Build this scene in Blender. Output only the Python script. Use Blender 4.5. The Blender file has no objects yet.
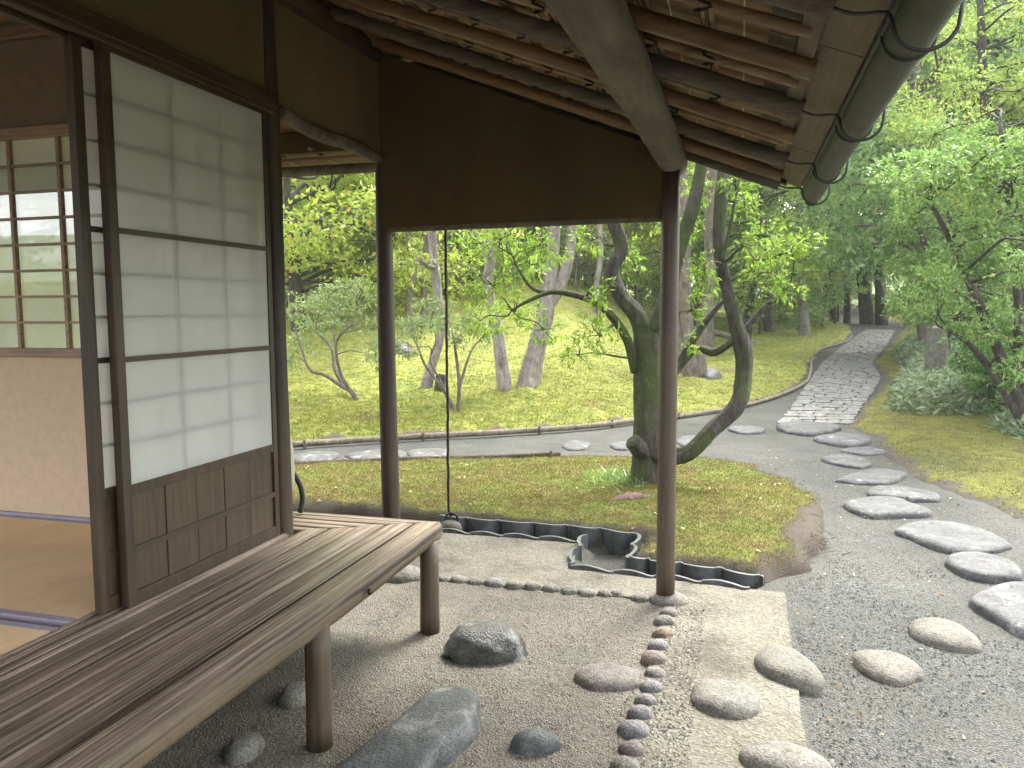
import bpy, math, random
import numpy as np
from mathutils import Vector, Matrix

S = bpy.context.scene
col = S.collection
rad = math.radians

# ------------------------------------------------------------------ camera
CAM_H = 1.5
FPX, PITCH, YAW, ROLL = 790.7, 0.09373, 0.28139, -0.00439
def _axes():
    cp, sp, cy, sy, cr, sr = math.cos(PITCH), math.sin(PITCH), math.cos(YAW), math.sin(YAW), math.cos(ROLL), math.sin(ROLL)
    fw = np.array([-sy*cp, cy*cp, -sp]); rt = np.array([cy, sy, 0.0]); up = np.cross(rt, fw)
    return cr*rt + sr*up, -sr*rt + cr*up, fw
RT, UP, FW = _axes()
EYE = np.array([0, 0, CAM_H])
cam = bpy.data.objects.new('camera', bpy.data.cameras.new('camera'))
col.objects.link(cam)
cam.data.sensor_width = 36.0
cam.data.lens = FPX/1024*36.0
cam.data.clip_start = 0.05
cam.data.clip_end = 1000
cam.matrix_world = Matrix(((RT[0], UP[0], -FW[0], 0), (RT[1], UP[1], -FW[1], 0), (RT[2], UP[2], -FW[2], CAM_H), (0, 0, 0, 1)))
S.camera = cam

# ------------------------------------------------------------------ sky, sun, exposure
SUN_EL, SUN_AZ = rad(52), rad(20)          # azimuth from +Y towards +X
w = bpy.data.worlds.new('World'); S.world = w; w.use_nodes = True
nt = w.node_tree
sky = nt.nodes.new('ShaderNodeTexSky'); sky.sky_type = 'NISHITA'; sky.sun_disc = False
sky.sun_elevation = SUN_EL; sky.sun_rotation = SUN_AZ
sky.air_density = 1.0; sky.dust_density = 3.0; sky.ozone_density = 1.0
hs = nt.nodes.new('ShaderNodeHueSaturation'); hs.inputs['Saturation'].default_value = 0.22
nt.links.new(sky.outputs[0], hs.inputs['Color'])
nt.links.new(hs.outputs[0], nt.nodes['Background'].inputs['Color'])
nt.nodes['Background'].inputs['Strength'].default_value = 0.15
sd = bpy.data.lights.new('sun', 'SUN'); sd.energy = 1.5; sd.angle = rad(18); sd.color = (1, .96, .9)
so = bpy.data.objects.new('sun', sd); col.objects.link(so)
sdir = Vector((math.sin(SUN_AZ)*math.cos(SUN_EL), math.cos(SUN_AZ)*math.cos(SUN_EL), math.sin(SUN_EL)))
so.rotation_euler = sdir.to_track_quat('Z', 'Y').to_euler()
so.location = (0, 0, 30)
S.view_settings.view_transform = 'Standard'
S.view_settings.look = 'None'
S.view_settings.gamma = 1.0
S.view_settings.use_curve_mapping = False
S.view_settings.exposure = 2.85
S.render.engine = 'CYCLES'
S.cycles.use_denoising = True
S.cycles.max_bounces = 8
S.cycles.diffuse_bounces = 5
S.cycles.transparent_max_bounces = 12
S.cycles.caustics_reflective = False
S.cycles.caustics_refractive = False

# ------------------------------------------------------------------ terrain height and pixel helpers
def sstep(a, b, x):
    t = np.clip((np.asarray(x, float)-a)/(b-a), 0, 1); return t*t*(3-2*t)
def H(x, y):
    x = np.asarray(x, float); y = np.asarray(y, float)
    d = np.maximum(y-12, 0)
    z = -0.015 + 0.75*np.minimum(d/23, 4)**1.35
    z = z + 7*sstep(62, 110, y)
    z = z + 2.3*sstep(8.5, 27, y)*sstep(-.03, -.26, x/np.maximum(y, 1)) 
    return z
def ray(px, py):
    return FW + RT*(px-512)/FPX - UP*(py-384)/FPX
def G(px, py, z=0.0):
    d = ray(px, py); t = (z-CAM_H)/d[2]; return EYE + d*t
def at(px, py, dz=0.0):
    d = ray(px, py); t = 1.0
    for _ in range(4000):
        p = EYE + d*t
        if p[2] <= H(p[0], p[1])+dz: break
        t += max(0.01, 0.004*t)
        if t > 200: break
    return EYE + d*t
def depth(p): return float(np.dot(np.asarray(p)-EYE, FW))
def pt(px, py, t): return EYE + ray(px, py)*t

# ------------------------------------------------------------------ materials
def mat(name):
    m = bpy.data.materials.new(name); m.use_nodes = True
    n = m.node_tree.nodes; return m, m.node_tree, n['Principled BSDF']
def nd(t, kind, **kw):
    n = t.nodes.new(kind)
    for k, v in kw.items(): setattr(n, k, v)
    return n
def ramp(t, fac, stops):
    r = nd(t, 'ShaderNodeValToRGB'); e = r.color_ramp.elements
    while len(e) < len(stops): e.new(0.5)
    for el, (p, c) in zip(e, stops): el.position = p; el.color = (*c, 1) if len(c) == 3 else c
    t.links.new(fac, r.inputs[0]); return r.outputs[0]
def noise(t, scale, detail=6, rough=.6, vec=None, dist=0):
    n = nd(t, 'ShaderNodeTexNoise'); n.inputs['Scale'].default_value = scale
    n.inputs['Detail'].default_value = detail; n.inputs['Roughness'].default_value = rough
    n.inputs['Distortion'].default_value = dist
    if vec is not None: t.links.new(vec, n.inputs['Vector'])
    return n.outputs['Fac']
def coords(t, scale=(1, 1, 1), rnd=True):
    tc = nd(t, 'ShaderNodeTexCoord'); mp = nd(t, 'ShaderNodeMapping'); mp.inputs['Scale'].default_value = scale
    t.links.new(tc.outputs['Object'], mp.inputs['Vector'])
    if rnd:
        oi = nd(t, 'ShaderNodeObjectInfo'); mu = nd(t, 'ShaderNodeMath', operation='MULTIPLY'); mu.inputs[1].default_value = 37.0
        t.links.new(oi.outputs['Random'], mu.inputs[0]); t.links.new(mu.outputs[0], mp.inputs['Location'])
    return mp.outputs[0]
def mixc(t, fac, a, b, mode='MIX'):
    m = nd(t, 'ShaderNodeMix', data_type='RGBA', blend_type=mode)
    for v, i in ((fac, 0), (a, 6), (b, 7)):
        if isinstance(v, (int, float)): m.inputs[i].default_value = v
        elif isinstance(v, tuple): m.inputs[i].default_value = (*v, 1)
        else: t.links.new(v, m.inputs[i])
    return m.outputs[2]
def bump(t, b, h, strength=.4, dist=.01):
    n = nd(t, 'ShaderNodeBump'); n.inputs['Strength'].default_value = strength; n.inputs['Distance'].default_value = dist
    t.links.new(h, n.inputs['Height']); t.links.new(n.outputs[0], b.inputs['Normal'])

def wood(name, dark, mid, light, stretch=(30, 1.2, 30), rough=.6, bs=.35, wear=None):
    m, t, b = mat(name)
    v = coords(t, stretch); vf = coords(t, tuple(q*3.2 if q > 5 else q*1.3 for q in stretch))
    f = noise(t, 1.0, 9, .7, v, .25 if wear else .7); g = noise(t, 1.0, 5, .7, vf, .15)
    mm = nd(t, 'ShaderNodeMix', data_type='FLOAT'); mm.inputs[0].default_value = .42
    t.links.new(f, mm.inputs[2]); t.links.new(g, mm.inputs[3]); f = mm.outputs[0]
    c = ramp(t, f, [(.4, dark), (.49, mid), (.6, light)])
    v2 = coords(t, (2.2, 2.2, 2.2)); f2 = noise(t, 1.0, 6, .65, v2)
    k = ramp(t, f2, [(.3, (.6, .6, .6)), (.7, (1.15, 1.12, 1.05))])
    c = mixc(t, 1.0, c, k, 'MULTIPLY')
    if wear:
        vc = coords(t, tuple(q*1.5 if q > 5 else q*.35 for q in stretch)); cr = noise(t, 1.0, 4, .6, vc, .5)
        c = mixc(t, 1.0, c, ramp(t, cr, [(.36, (.18, .16, .15)), (.43, (1, 1, 1)), (.6, (1, 1, 1)), (.66, (1.5, 1.5, 1.5))]), 'MULTIPLY')
    t.links.new(c, b.inputs['Base Color'])
    rr = nd(t, 'ShaderNodeMapRange'); rr.inputs[1].default_value = .3; rr.inputs[2].default_value = .7; rr.inputs[3].default_value = max(.1, rough-.1); rr.inputs[4].default_value = min(1, rough+.2)
    t.links.new(g, rr.inputs[0]); t.links.new(rr.outputs[0], b.inputs['Roughness'])
    bump(t, b, f, bs, .005); return m
def simple(name, c1, c2, scale=8, rough=.8, bs=.2, bd=.005, metallic=0, detail=8):
    m, t, b = mat(name); v = coords(t)
    f = noise(t, scale, detail, .65, v)
    t.links.new(ramp(t, f, [(.32, c1), (.68, c2)]), b.inputs['Base Color'])
    b.inputs['Roughness'].default_value = rough; b.inputs['Metallic'].default_value = metallic
    bump(t, b, f, bs, bd); return m

def plaster(name, c1, c2):
    m, t, b = mat(name); f = noise(t, 3, 8, .7, coords(t)); c = ramp(t, f, [(.3, c1), (.7, c2)])
    fl = noise(t, 1.0, 2, .5, coords(t, (18, 18, 160))); c = mixc(t, ramp(t, fl, [(.66, (0, 0, 0)), (.72, (.5,)*3)]), c, tuple(q*2.0 for q in c2))
    st = noise(t, 1.0, 6, .65, coords(t, (1.6, 1.6, .5))); c = mixc(t, 1.0, c, ramp(t, st, [(.3, (.72, .7, .66)), (.6, (1.08, 1.07, 1.05))]), 'MULTIPLY')
    t.links.new(c, b.inputs['Base Color']); b.inputs['Roughness'].default_value = .95; bump(t, b, noise(t, 45, 6, .7, coords(t)), .35, .004); return m
M = {}
M['deck'] = wood('weathered_deck', (0.0654, 0.0462, 0.0339), (0.17, 0.125, 0.0954), (0.392, 0.32, 0.257), (34, .7, 34), .3, .9, True)
M['deckx'] = wood('weathered_deck_cross', (0.0853, 0.064, 0.0497), (0.213, 0.164, 0.128), (0.398, 0.326, 0.27), (.7, 34, 34), .3, .9, True)
M['loge'] = wood('edge_log', (0.0456, 0.0314, 0.0168), (0.0966, 0.0711, 0.0409), (0.143, 0.109, 0.0674), (26, 1.1, 26), .65, .6, True)
M['leg'] = wood('leg_wood', (0.0354, 0.0236, 0.0127), (0.0663, 0.0463, 0.0263), (0.0935, 0.0665, 0.0398), (24, 24, 1.1), .6, .3)
M['post'] = wood('post_wood', (0.0152, 0.0107, 0.00491), (0.0369, 0.0256, 0.0119), (0.065, 0.0454, 0.0228), (18, 18, .9), .6, .35)
M['redpost'] = wood('red_post_wood', (0.0501, 0.0324, 0.019), (0.0731, 0.0499, 0.0308), (0.0924, 0.067, 0.0429), (14, 14, .7), .45, .15)
M['frame'] = wood('dark_frame', (0.0185, 0.0101, 0.00385), (0.0402, 0.0235, 0.00926), (0.0619, 0.0382, 0.0161), (40, 40, 2), .5, .15)
M['framey'] = wood('dark_rail', (0.0177, 0.0101, 0.00453), (0.0412, 0.0258, 0.0122), (0.0619, 0.0404, 0.0203), (40, 2, 40), .5, .15)
M['panel'] = wood('panel_board', (0.0332, 0.022, 0.00914), (0.0636, 0.0419, 0.0184), (0.0886, 0.0604, 0.028), (30, 30, 1.2), .55, .2)
M['sillw'] = wood('inner_wood', (.2, .12, .075), (.3, .19, .125), (.37, .25, .17), (1.2, 30, 30), .5, .1)
M['ceil'] = wood('ceiling_board', (0.309, 0.199, 0.111), (0.42, 0.287, 0.166), (0.508, 0.354, 0.21), (20, 1, 20), .6, .1)
M['purlin'] = wood('weathered_log', (0.0688, 0.0574, 0.0401), (0.126, 0.109, 0.0779), (0.189, 0.167, 0.122), (9, 1.6, 9), .75, .7)
M['barklog'] = wood('barked_log', (0.0714, 0.0561, 0.0382), (0.143, 0.12, 0.0867), (0.214, 0.186, 0.143), (9, 9, 9), .75, .5)
M['greylog'] = wood('grey_rafter', (0.051, 0.0418, 0.0296), (0.097, 0.0806, 0.0587), (0.148, 0.127, 0.097), (1.2, 26, 26), .7, .4)
M['bamboo'] = wood('brown_bamboo', (0.139, 0.0781, 0.0278), (0.2, 0.118, 0.0473), (0.245, 0.155, 0.0696), (.9, 16, 16), .38, .08)
M['lath'] = wood('lath_wood', (0.159, 0.0966, 0.0448), (0.235, 0.152, 0.0759), (0.317, 0.221, 0.124), (2, 30, 30), .55, .2)
M['slat'] = wood('slat_wood', (0.21, 0.14, 0.0701), (0.317, 0.225, 0.126), (0.387, 0.294, 0.183), (30, 2, 30), .55, .2)
M['eboard'] = wood('eave_plank', (0.0994, 0.0749, 0.0464), (0.132, 0.103, 0.0675), (0.159, 0.126, 0.0861), (20, 1.2, 20), .6, .12)
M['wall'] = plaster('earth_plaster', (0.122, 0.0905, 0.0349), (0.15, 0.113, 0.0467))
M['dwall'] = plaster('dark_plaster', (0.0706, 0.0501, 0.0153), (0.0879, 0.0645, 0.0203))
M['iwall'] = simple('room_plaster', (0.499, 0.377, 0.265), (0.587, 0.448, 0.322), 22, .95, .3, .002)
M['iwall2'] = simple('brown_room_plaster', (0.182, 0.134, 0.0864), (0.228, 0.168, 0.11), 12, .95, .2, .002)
M['black'] = simple('black_iron', (.012, .012, .012), (.03, .028, .026), 30, .5, .2)
M['rope'] = simple('black_palm_rope', (0.0096, 0.008, 0.0064), (0.028, 0.0224, 0.0176), 120, .9, .8, .004)
M['white'] = simple('white_thread', (.6, .55, .45), (.7, .66, .55), 50, .8, .1)
M['gutter'] = simple('aged_gutter', (0.0287, 0.0298, 0.0249), (0.0525, 0.0544, 0.0467), 9, .55, .35, .004)
M['shingle'] = simple('dark_shingle', (.05, .045, .04), (.1, .09, .08), 20, .8, .4)
M['tile'] = simple('smoked_roof_tile', (.03, .034, .034), (.085, .09, .088), 16, .5, .3)
M['cloth'] = simple('khaki_canvas', (.2, .19, .13), (.28, .265, .19), 60, .9, .3)
M['cloth2'] = simple('grey_canvas', (.12, .15, .14), (.19, .22, .2), 60, .9, .3)
M['strap'] = simple('black_webbing', (.01, .01, .011), (.022, .022, .024), 90, .8, .2)
M['binding'] = simple('mauve_binding', (.27, .24, .3), (.34, .3, .36), 60, .85, .2)
M['pipe'] = simple('lamp_metal', (.03, .035, .03), (.07, .08, .07), 20, .4, .1)

# reed mat under the roof
m, t, b = mat('reed_mat')
v = coords(t, (3, 230, 3), False); f = noise(t, 1, 3, .7, v)
t.links.new(ramp(t, f, [(.3, (.1, .055, .024)), (.5, (.25, .15, .07)), (.7, (.42, .28, .14))]), b.inputs['Base Color'])
b.inputs['Roughness'].default_value = .7; bump(t, b, f, .8, .006); M['reed'] = m
# tatami
m, t, b = mat('tatami_rush')
v = coords(t, (260, 5, 5), False); f = noise(t, 1, 3, .7, v); f2 = noise(t, 3, 4, .6, coords(t, (1, 1, 1), False))
c = ramp(t, f, [(.3, (.66, .46, .27)), (.7, (.82, .6, .38))])
c = mixc(t, 1.0, c, ramp(t, f2, [(.3, (.88, .86, .82)), (.7, (1.08, 1.06, 1.0))]), 'MULTIPLY')
t.links.new(c, b.inputs['Base Color']); b.inputs['Roughness'].default_value = .6; bump(t, b, f, .4, .002); M['tatami'] = m
# shoji paper
m, t, b = mat('shoji_paper')
t.nodes.remove(b); out = t.nodes['Material Output']
df = nd(t, 'ShaderNodeBsdfDiffuse'); tl = nd(t, 'ShaderNodeBsdfTranslucent'); tr = nd(t, 'ShaderNodeBsdfTransparent')
v = coords(t, (1, 1, 1)); f = noise(t, 6, 5, .6, v)
c = ramp(t, f, [(.3, (.68, .70, .64)), (.7, (.72, .735, .69))])
t.links.new(c, df.inputs[0]); t.links.new(c, tl.inputs[0])
m1 = nd(t, 'ShaderNodeMixShader'); m1.inputs[0].default_value = .42
t.links.new(df.outputs[0], m1.inputs[1]); t.links.new(tl.outputs[0], m1.inputs[2])
m2 = nd(t, 'ShaderNodeMixShader'); m2.inputs[0].default_value = .17
t.links.new(m1.outputs[0], m2.inputs[1]); t.links.new(tr.outputs[0], m2.inputs[2])
t.links.new(m2.outputs[0], out.inputs[0]); M['paper'] = m
# glass
m, t, b = mat('window_glass')
t.nodes.remove(b); out = t.nodes['Material Output']
gl = nd(t, 'ShaderNodeBsdfGlossy'); gl.inputs['Roughness'].default_value = .02
tr = nd(t, 'ShaderNodeBsdfTransparent'); lw = nd(t, 'ShaderNodeFresnel'); lw.inputs[0].default_value = 1.65
mx = nd(t, 'ShaderNodeMixShader')
t.links.new(lw.outputs[0], mx.inputs[0]); t.links.new(tr.outputs[0], mx.inputs[1]); t.links.new(gl.outputs[0], mx.inputs[2])
t.links.new(mx.outputs[0], out.inputs[0]); M['glass'] = m

def stone_mat(name, c1, c2, c3, rough=.75, lichen=None, sc=1.0):
    m, t, b = mat(name); v = coords(t)
    f = noise(t, 7*sc, 10, .7, v); g = noise(t, 120*sc, 3, .6, v)
    c = ramp(t, f, [(.3, c1), (.5, c2), (.7, c3)])
    c = mixc(t, 1.0, c, ramp(t, g, [(.35, (.62, .62, .62)), (.65, (1.25, 1.25, 1.25))]), 'MULTIPLY'); h_ = noise(t, 28*sc, 8, .75, v); c = mixc(t, 1.0, c, ramp(t, h_, [(.32, (.5, .5, .48)), (.46, (1, 1, 1)), (.7, (1.12, 1.12, 1.12))]), 'MULTIPLY')
    if lichen:
        l = noise(t, 5*sc, 8, .75, coords(t, (1.3, 1.1, 1.2)))
        c = mixc(t, ramp(t, l, [(.55, (0, 0, 0)), (.66, (1, 1, 1))]), c, lichen)
    t.links.new(c, b.inputs['Base Color']); b.inputs['Roughness'].default_value = rough
    ad = nd(t, 'ShaderNodeMath', operation='ADD'); t.links.new(h_, ad.inputs[0]); t.links.new(g, ad.inputs[1])
    bump(t, b, ad.outputs[0], .7, .012); return m
M['st_dark'] = stone_mat('dark_stone', (0.0168, 0.0173, 0.014), (0.036, 0.035, 0.0279), (0.0816, 0.0804, 0.0698), .3, (.2, .2, .18))
M['st_slab'] = stone_mat('blue_grey_slab', (0.0351, 0.0402, 0.0411), (0.0626, 0.0674, 0.0658), (0.11, 0.117, 0.111), .38, (.2, .2, .19))
M['st_pink'] = stone_mat('pinkish_stone', (0.0933, 0.0766, 0.0674), (0.121, 0.103, 0.088), (0.149, 0.128, 0.112), .8)
M['st_beige'] = stone_mat('beige_stone', (0.0972, 0.0903, 0.0709), (0.126, 0.118, 0.0937), (0.157, 0.149, 0.125), .85)
M['st_grey'] = stone_mat('grey_stone', (0.0889, 0.0842, 0.0698), (0.14, 0.131, 0.108), (0.195, 0.186, 0.157), .85)
M['st_path'] = stone_mat('path_stone', (0.0456, 0.0456, 0.045), (0.0745, 0.0739, 0.0714), (0.109, 0.107, 0.103), .8, (.24, .235, .23))
M['st_blue'] = stone_mat('blue_grey_cobble', (0.101, 0.0994, 0.0971), (0.148, 0.14, 0.135), (0.202, 0.186, 0.172), .8)
M['st_tan'] = stone_mat('tan_cobble', (0.135, 0.099, 0.063), (0.171, 0.131, 0.0855), (0.203, 0.162, 0.117), .85)
M['st_rose'] = stone_mat('rose_cobble', (0.113, 0.0858, 0.0707), (0.151, 0.119, 0.101), (0.178, 0.151, 0.131), .85)

M['walk'] = stone_mat('walk_stone', (0.109, 0.102, 0.0972), (0.17, 0.163, 0.154), (0.231, 0.222, 0.207), .8, (.38, .365, .35))
# grounds
def ground_mat(name, stops, grain, gstr, fine=160, rough=.95, moss=None, big=1.2):
    m, t, b = mat(name); v = coords(t, (1, 1, 1), False)
    f = noise(t, big, 6, .6, v); c = ramp(t, f, stops)
    vo = nd(t, 'ShaderNodeTexVoronoi'); vo.inputs['Scale'].default_value = fine; t.links.new(v, vo.inputs['Vector'])
    bw = nd(t, 'ShaderNodeRGBToBW'); t.links.new(vo.outputs['Color'], bw.inputs[0])
    g = ramp(t, bw.outputs[0], [(.15, (1-grain,)*3), (.5, (1, 1, 1)), (.85, (1+grain*1.3,)*3)])
    c = mixc(t, 1.0, c, g, 'MULTIPLY')
    n2 = noise(t, 40, 6, .7, v)
    c = mixc(t, 1.0, c, ramp(t, n2, [(.3, (.78, .78, .78)), (.7, (1.2, 1.2, 1.2))]), 'MULTIPLY')
    if big == 1.2 and fine > 100:
        d1 = noise(t, .55, 5, .6, v); c = mixc(t, 1.0, c, ramp(t, d1, [(.3, (.66, .68, .6)), (.48, (1, 1, 1)), (.7, (1.22, 1.18, 1.14))]), 'MULTIPLY')
        d2 = noise(t, 1.7, 7, .7, v); c = mixc(t, ramp(t, d2, [(.5, (0, 0, 0)), (.72, (.6,)*3)]), c, (.085, .078, .05))
    if moss:
        l = noise(t, 2.3, 7, .7, v); c = mixc(t, ramp(t, l, [(.5, (0, 0, 0)), (.62, (1, 1, 1))]), c, moss)
    t.links.new(c, b.inputs['Base Color']); b.inputs['Roughness'].default_value = rough
    ad = nd(t, 'ShaderNodeMath', operation='ADD'); t.links.new(n2, ad.inputs[0])
    t.links.new(vo.outputs['Distance'], ad.inputs[1])
    bump(t, b, ad.outputs[0], gstr, .012); return m
M['gravel'] = ground_mat('grey_gravel', [(.3, (0.0495, 0.0499, 0.0418)), (.5, (0.0687, 0.0681, 0.0591)), (.7, (0.0861, 0.0869, 0.0743))], .3, .8, 120)
M['earth'] = ground_mat('packed_earth', [(.3, (0.102, 0.0912, 0.0678)), (.5, (0.125, 0.113, 0.0877)), (.7, (0.143, 0.13, 0.103))], .2, .8, 130)
M['strip'] = ground_mat('lime_earth_strip', [(.36, (0.0679, 0.0593, 0.0421)), (.5, (0.118, 0.107, 0.0785)), (.68, (0.142, 0.132, 0.102))], .22, .5, 90, big=2.5)

def moss_mat(name, greens, dirt, dirt_amt=.5):
    m, t, b = mat(name); v = coords(t, (1, 1, 1), False)
    f = noise(t, .9, 7, .68, v); f2 = noise(t, 9, 6, .7, v); f3 = noise(t, 95, 4, .7, v)
    c = ramp(t, f, greens)
    c = mixc(t, 1.0, c, ramp(t, f2, [(.3, (.62, .6, .55)), (.7, (1.3, 1.28, 1.2))]), 'MULTIPLY')
    c = mixc(t, 1.0, c, ramp(t, f3, [(.25, (.5, .48, .42)), (.75, (1.4, 1.4, 1.3))]), 'MULTIPLY')
    at_ = nd(t, 'ShaderNodeAttribute'); at_.attribute_name = 'edge'
    su = nd(t, 'ShaderNodeMath', operation='SUBTRACT'); t.links.new(at_.outputs['Fac'], su.inputs[0])
    t.links.new(ramp(t, noise(t, 3.5, 6, .7, v), [(.3, (0, 0, 0)), (.75, (dirt_amt,)*3)]), su.inputs[1])
    k = ramp(t, su.outputs[0], [(-.0, (1, 1, 1)), (.05, (0, 0, 0))])
    c = mixc(t, k, c, dirt)
    t.links.new(c, b.inputs['Base Color']); b.inputs['Roughness'].default_value = .95
    ad = nd(t, 'ShaderNodeMath', operation='ADD'); t.links.new(f2, ad.inputs[0]); t.links.new(f3, ad.inputs[1])
    bump(t, b, ad.outputs[0], .9, .03); return m
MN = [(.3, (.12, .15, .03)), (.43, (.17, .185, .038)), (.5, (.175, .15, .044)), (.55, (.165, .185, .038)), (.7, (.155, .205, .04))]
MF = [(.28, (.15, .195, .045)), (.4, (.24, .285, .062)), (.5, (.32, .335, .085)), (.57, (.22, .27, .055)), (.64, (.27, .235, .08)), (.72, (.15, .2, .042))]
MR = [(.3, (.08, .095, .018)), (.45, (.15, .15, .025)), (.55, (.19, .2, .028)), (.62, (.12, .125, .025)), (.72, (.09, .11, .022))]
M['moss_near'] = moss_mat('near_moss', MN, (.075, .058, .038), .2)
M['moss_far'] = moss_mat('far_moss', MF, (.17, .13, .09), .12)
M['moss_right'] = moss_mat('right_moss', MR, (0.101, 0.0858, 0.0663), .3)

def leaf_mat(name, stops, trans=.5, rough=.45):
    m, t, b = mat(name); out = t.nodes['Material Output']
    a = nd(t, 'ShaderNodeAttribute'); a.attribute_name = 'rnd'
    oi = nd(t, 'ShaderNodeObjectInfo')
    c = ramp(t, a.outputs['Fac'], stops)
    hsn = nd(t, 'ShaderNodeHueSaturation'); mr = nd(t, 'ShaderNodeMapRange')
    mr.inputs[3].default_value = .485; mr.inputs[4].default_value = .515
    t.links.new(oi.outputs['Random'], mr.inputs[0]); t.links.new(mr.outputs[0], hsn.inputs['Hue']); t.links.new(c, hsn.inputs['Color'])
    t.links.new(hsn.outputs[0], b.inputs['Base Color']); b.inputs['Roughness'].default_value = rough
    b.inputs['Specular IOR Level'].default_value = .35
    tl = nd(t, 'ShaderNodeBsdfTranslucent'); c2 = mixc(t, 1.0, hsn.outputs[0], (1.08, 1.2, .8), 'MULTIPLY'); t.links.new(c2, tl.inputs[0])
    mx = nd(t, 'ShaderNodeMixShader'); mx.inputs[0].default_value = trans
    t.links.new(b.outputs[0], mx.inputs[1]); t.links.new(tl.outputs[0], mx.inputs[2]); t.links.new(mx.outputs[0], out.inputs[0])
    return m
M['lf_main'] = leaf_mat('bright_green_leaf', [(0, (.12, .19, .028)), (.5, (.22, .31, .05)), (1, (.36, .42, .1))])
M['lf_maple'] = leaf_mat('yellow_green_leaf', [(0, (0.23, 0.306, 0.051)), (.6, (0.357, 0.429, 0.085)), (.93, (0.425, 0.438, 0.119)), (1, (0.425, 0.263, 0.111))])
M['lf_shrub'] = leaf_mat('pale_shrub_leaf', [(0, (.17, .22, .08)), (.5, (.27, .32, .14)), (1, (.38, .4, .21))], .35)
M['lf_right'] = leaf_mat('grey_green_leaf', [(0, (.09, .17, .045)), (.5, (.165, .28, .08)), (.9, (.27, .39, .13)), (1, (.38, .47, .2))], .4, .35)
M['lf_lime'] = leaf_mat('light_green_leaf', [(0, (0.201, 0.265, 0.0636)), (.5, (0.318, 0.392, 0.106)), (1, (0.477, 0.519, 0.18))], .45)
M['lf_dark'] = leaf_mat('dark_green_leaf', [(0, (.08, .13, .06)), (.5, (.14, .2, .1)), (1, (.22, .29, .15))], .3)
M['lf_wood'] = leaf_mat('forest_leaf', [(0, (0.143, 0.231, 0.0935)), (.5, (0.253, 0.363, 0.154)), (1, (0.396, 0.484, 0.242))], .4)
M['lf_sasa'] = leaf_mat('bamboo_grass_blade', [(0, (.11, .16, .08)), (.5, (.2, .26, .15)), (1, (.38, .43, .3))], .3)
M['lf_moss'] = leaf_mat('moss_tuft', [(0, (0.0935, 0.0978, 0.0255)), (.4, (0.153, 0.149, 0.0382)), (.8, (0.196, 0.17, 0.0553)), (1, (0.238, 0.238, 0.068))], .3, .8)
M['lf_mossf'] = leaf_mat('far_moss_tuft', [(0, (.21, .23, .06)), (.5, (.34, .35, .09)), (1, (.44, .43, .13))], .35, .8)
M['litter'] = leaf_mat('fallen_leaf', [(0, (.2, .13, .06)), (.6, (.35, .28, .14)), (1, (.6, .55, .4))], .2, .8)

def bark(name, a, b_, c, moss=None, sc=1.0, lo=.5, hi=.62):
    m, t, b = mat(name); v = coords(t, (13*sc, 13*sc, 3.2*sc)); f = noise(t, 1.5, 10, .72, v, .5)
    cc = ramp(t, f, [(.3, a), (.5, b_), (.7, c)])
    if moss:
        l = noise(t, 2.2*sc, 7, .7, coords(t, (1, 1, .6))); cc = mixc(t, ramp(t, l, [(lo, (0, 0, 0)), (hi, (1, 1, 1))]), cc, moss)
    bl = noise(t, 5*sc, 8, .75, coords(t, (1, 1, .8)))
    cc = mixc(t, 1.0, cc, ramp(t, bl, [(.36, (.5, .48, .44)), (.48, (1, 1, 1)), (.58, (1.05, 1.05, 1.05)), (.66, (1.7, 1.75, 1.7))]), 'MULTIPLY')
    t.links.new(cc, b.inputs['Base Color']); b.inputs['Roughness'].default_value = .9
    bump(t, b, f, 1.0, .045); return m
M['bk_main'] = bark('mossy_bark', (.018, .015, .011), (.05, .042, .032), (.12, .105, .085), (.05, .066, .015), 1.4, .47, .56)
M['bk_pale'] = bark('pale_bark', (.15, .125, .105), (.27, .235, .21), (.42, .38, .35), (.17, .17, .09), 1, .6, .7)
M['bk_dark'] = bark('dark_bark', (.025, .021, .016), (.06, .05, .04), (.11, .095, .075), (.07, .08, .03), 1, .6, .7)
M['bk_grey'] = bark('grey_brown_bark', (.09, .075, .06), (.16, .135, .11), (.25, .22, .19))
M['edging'] = bark('old_edging_log', (.13, .105, .07), (.24, .205, .145), (.36, .31, .23), (.14, .15, .05), 2, .6, .7)
M['edging_d'] = bark('dark_edging_log', (.035, .025, .018), (.08, .055, .04), (.17, .13, .1), None, 2)

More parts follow.
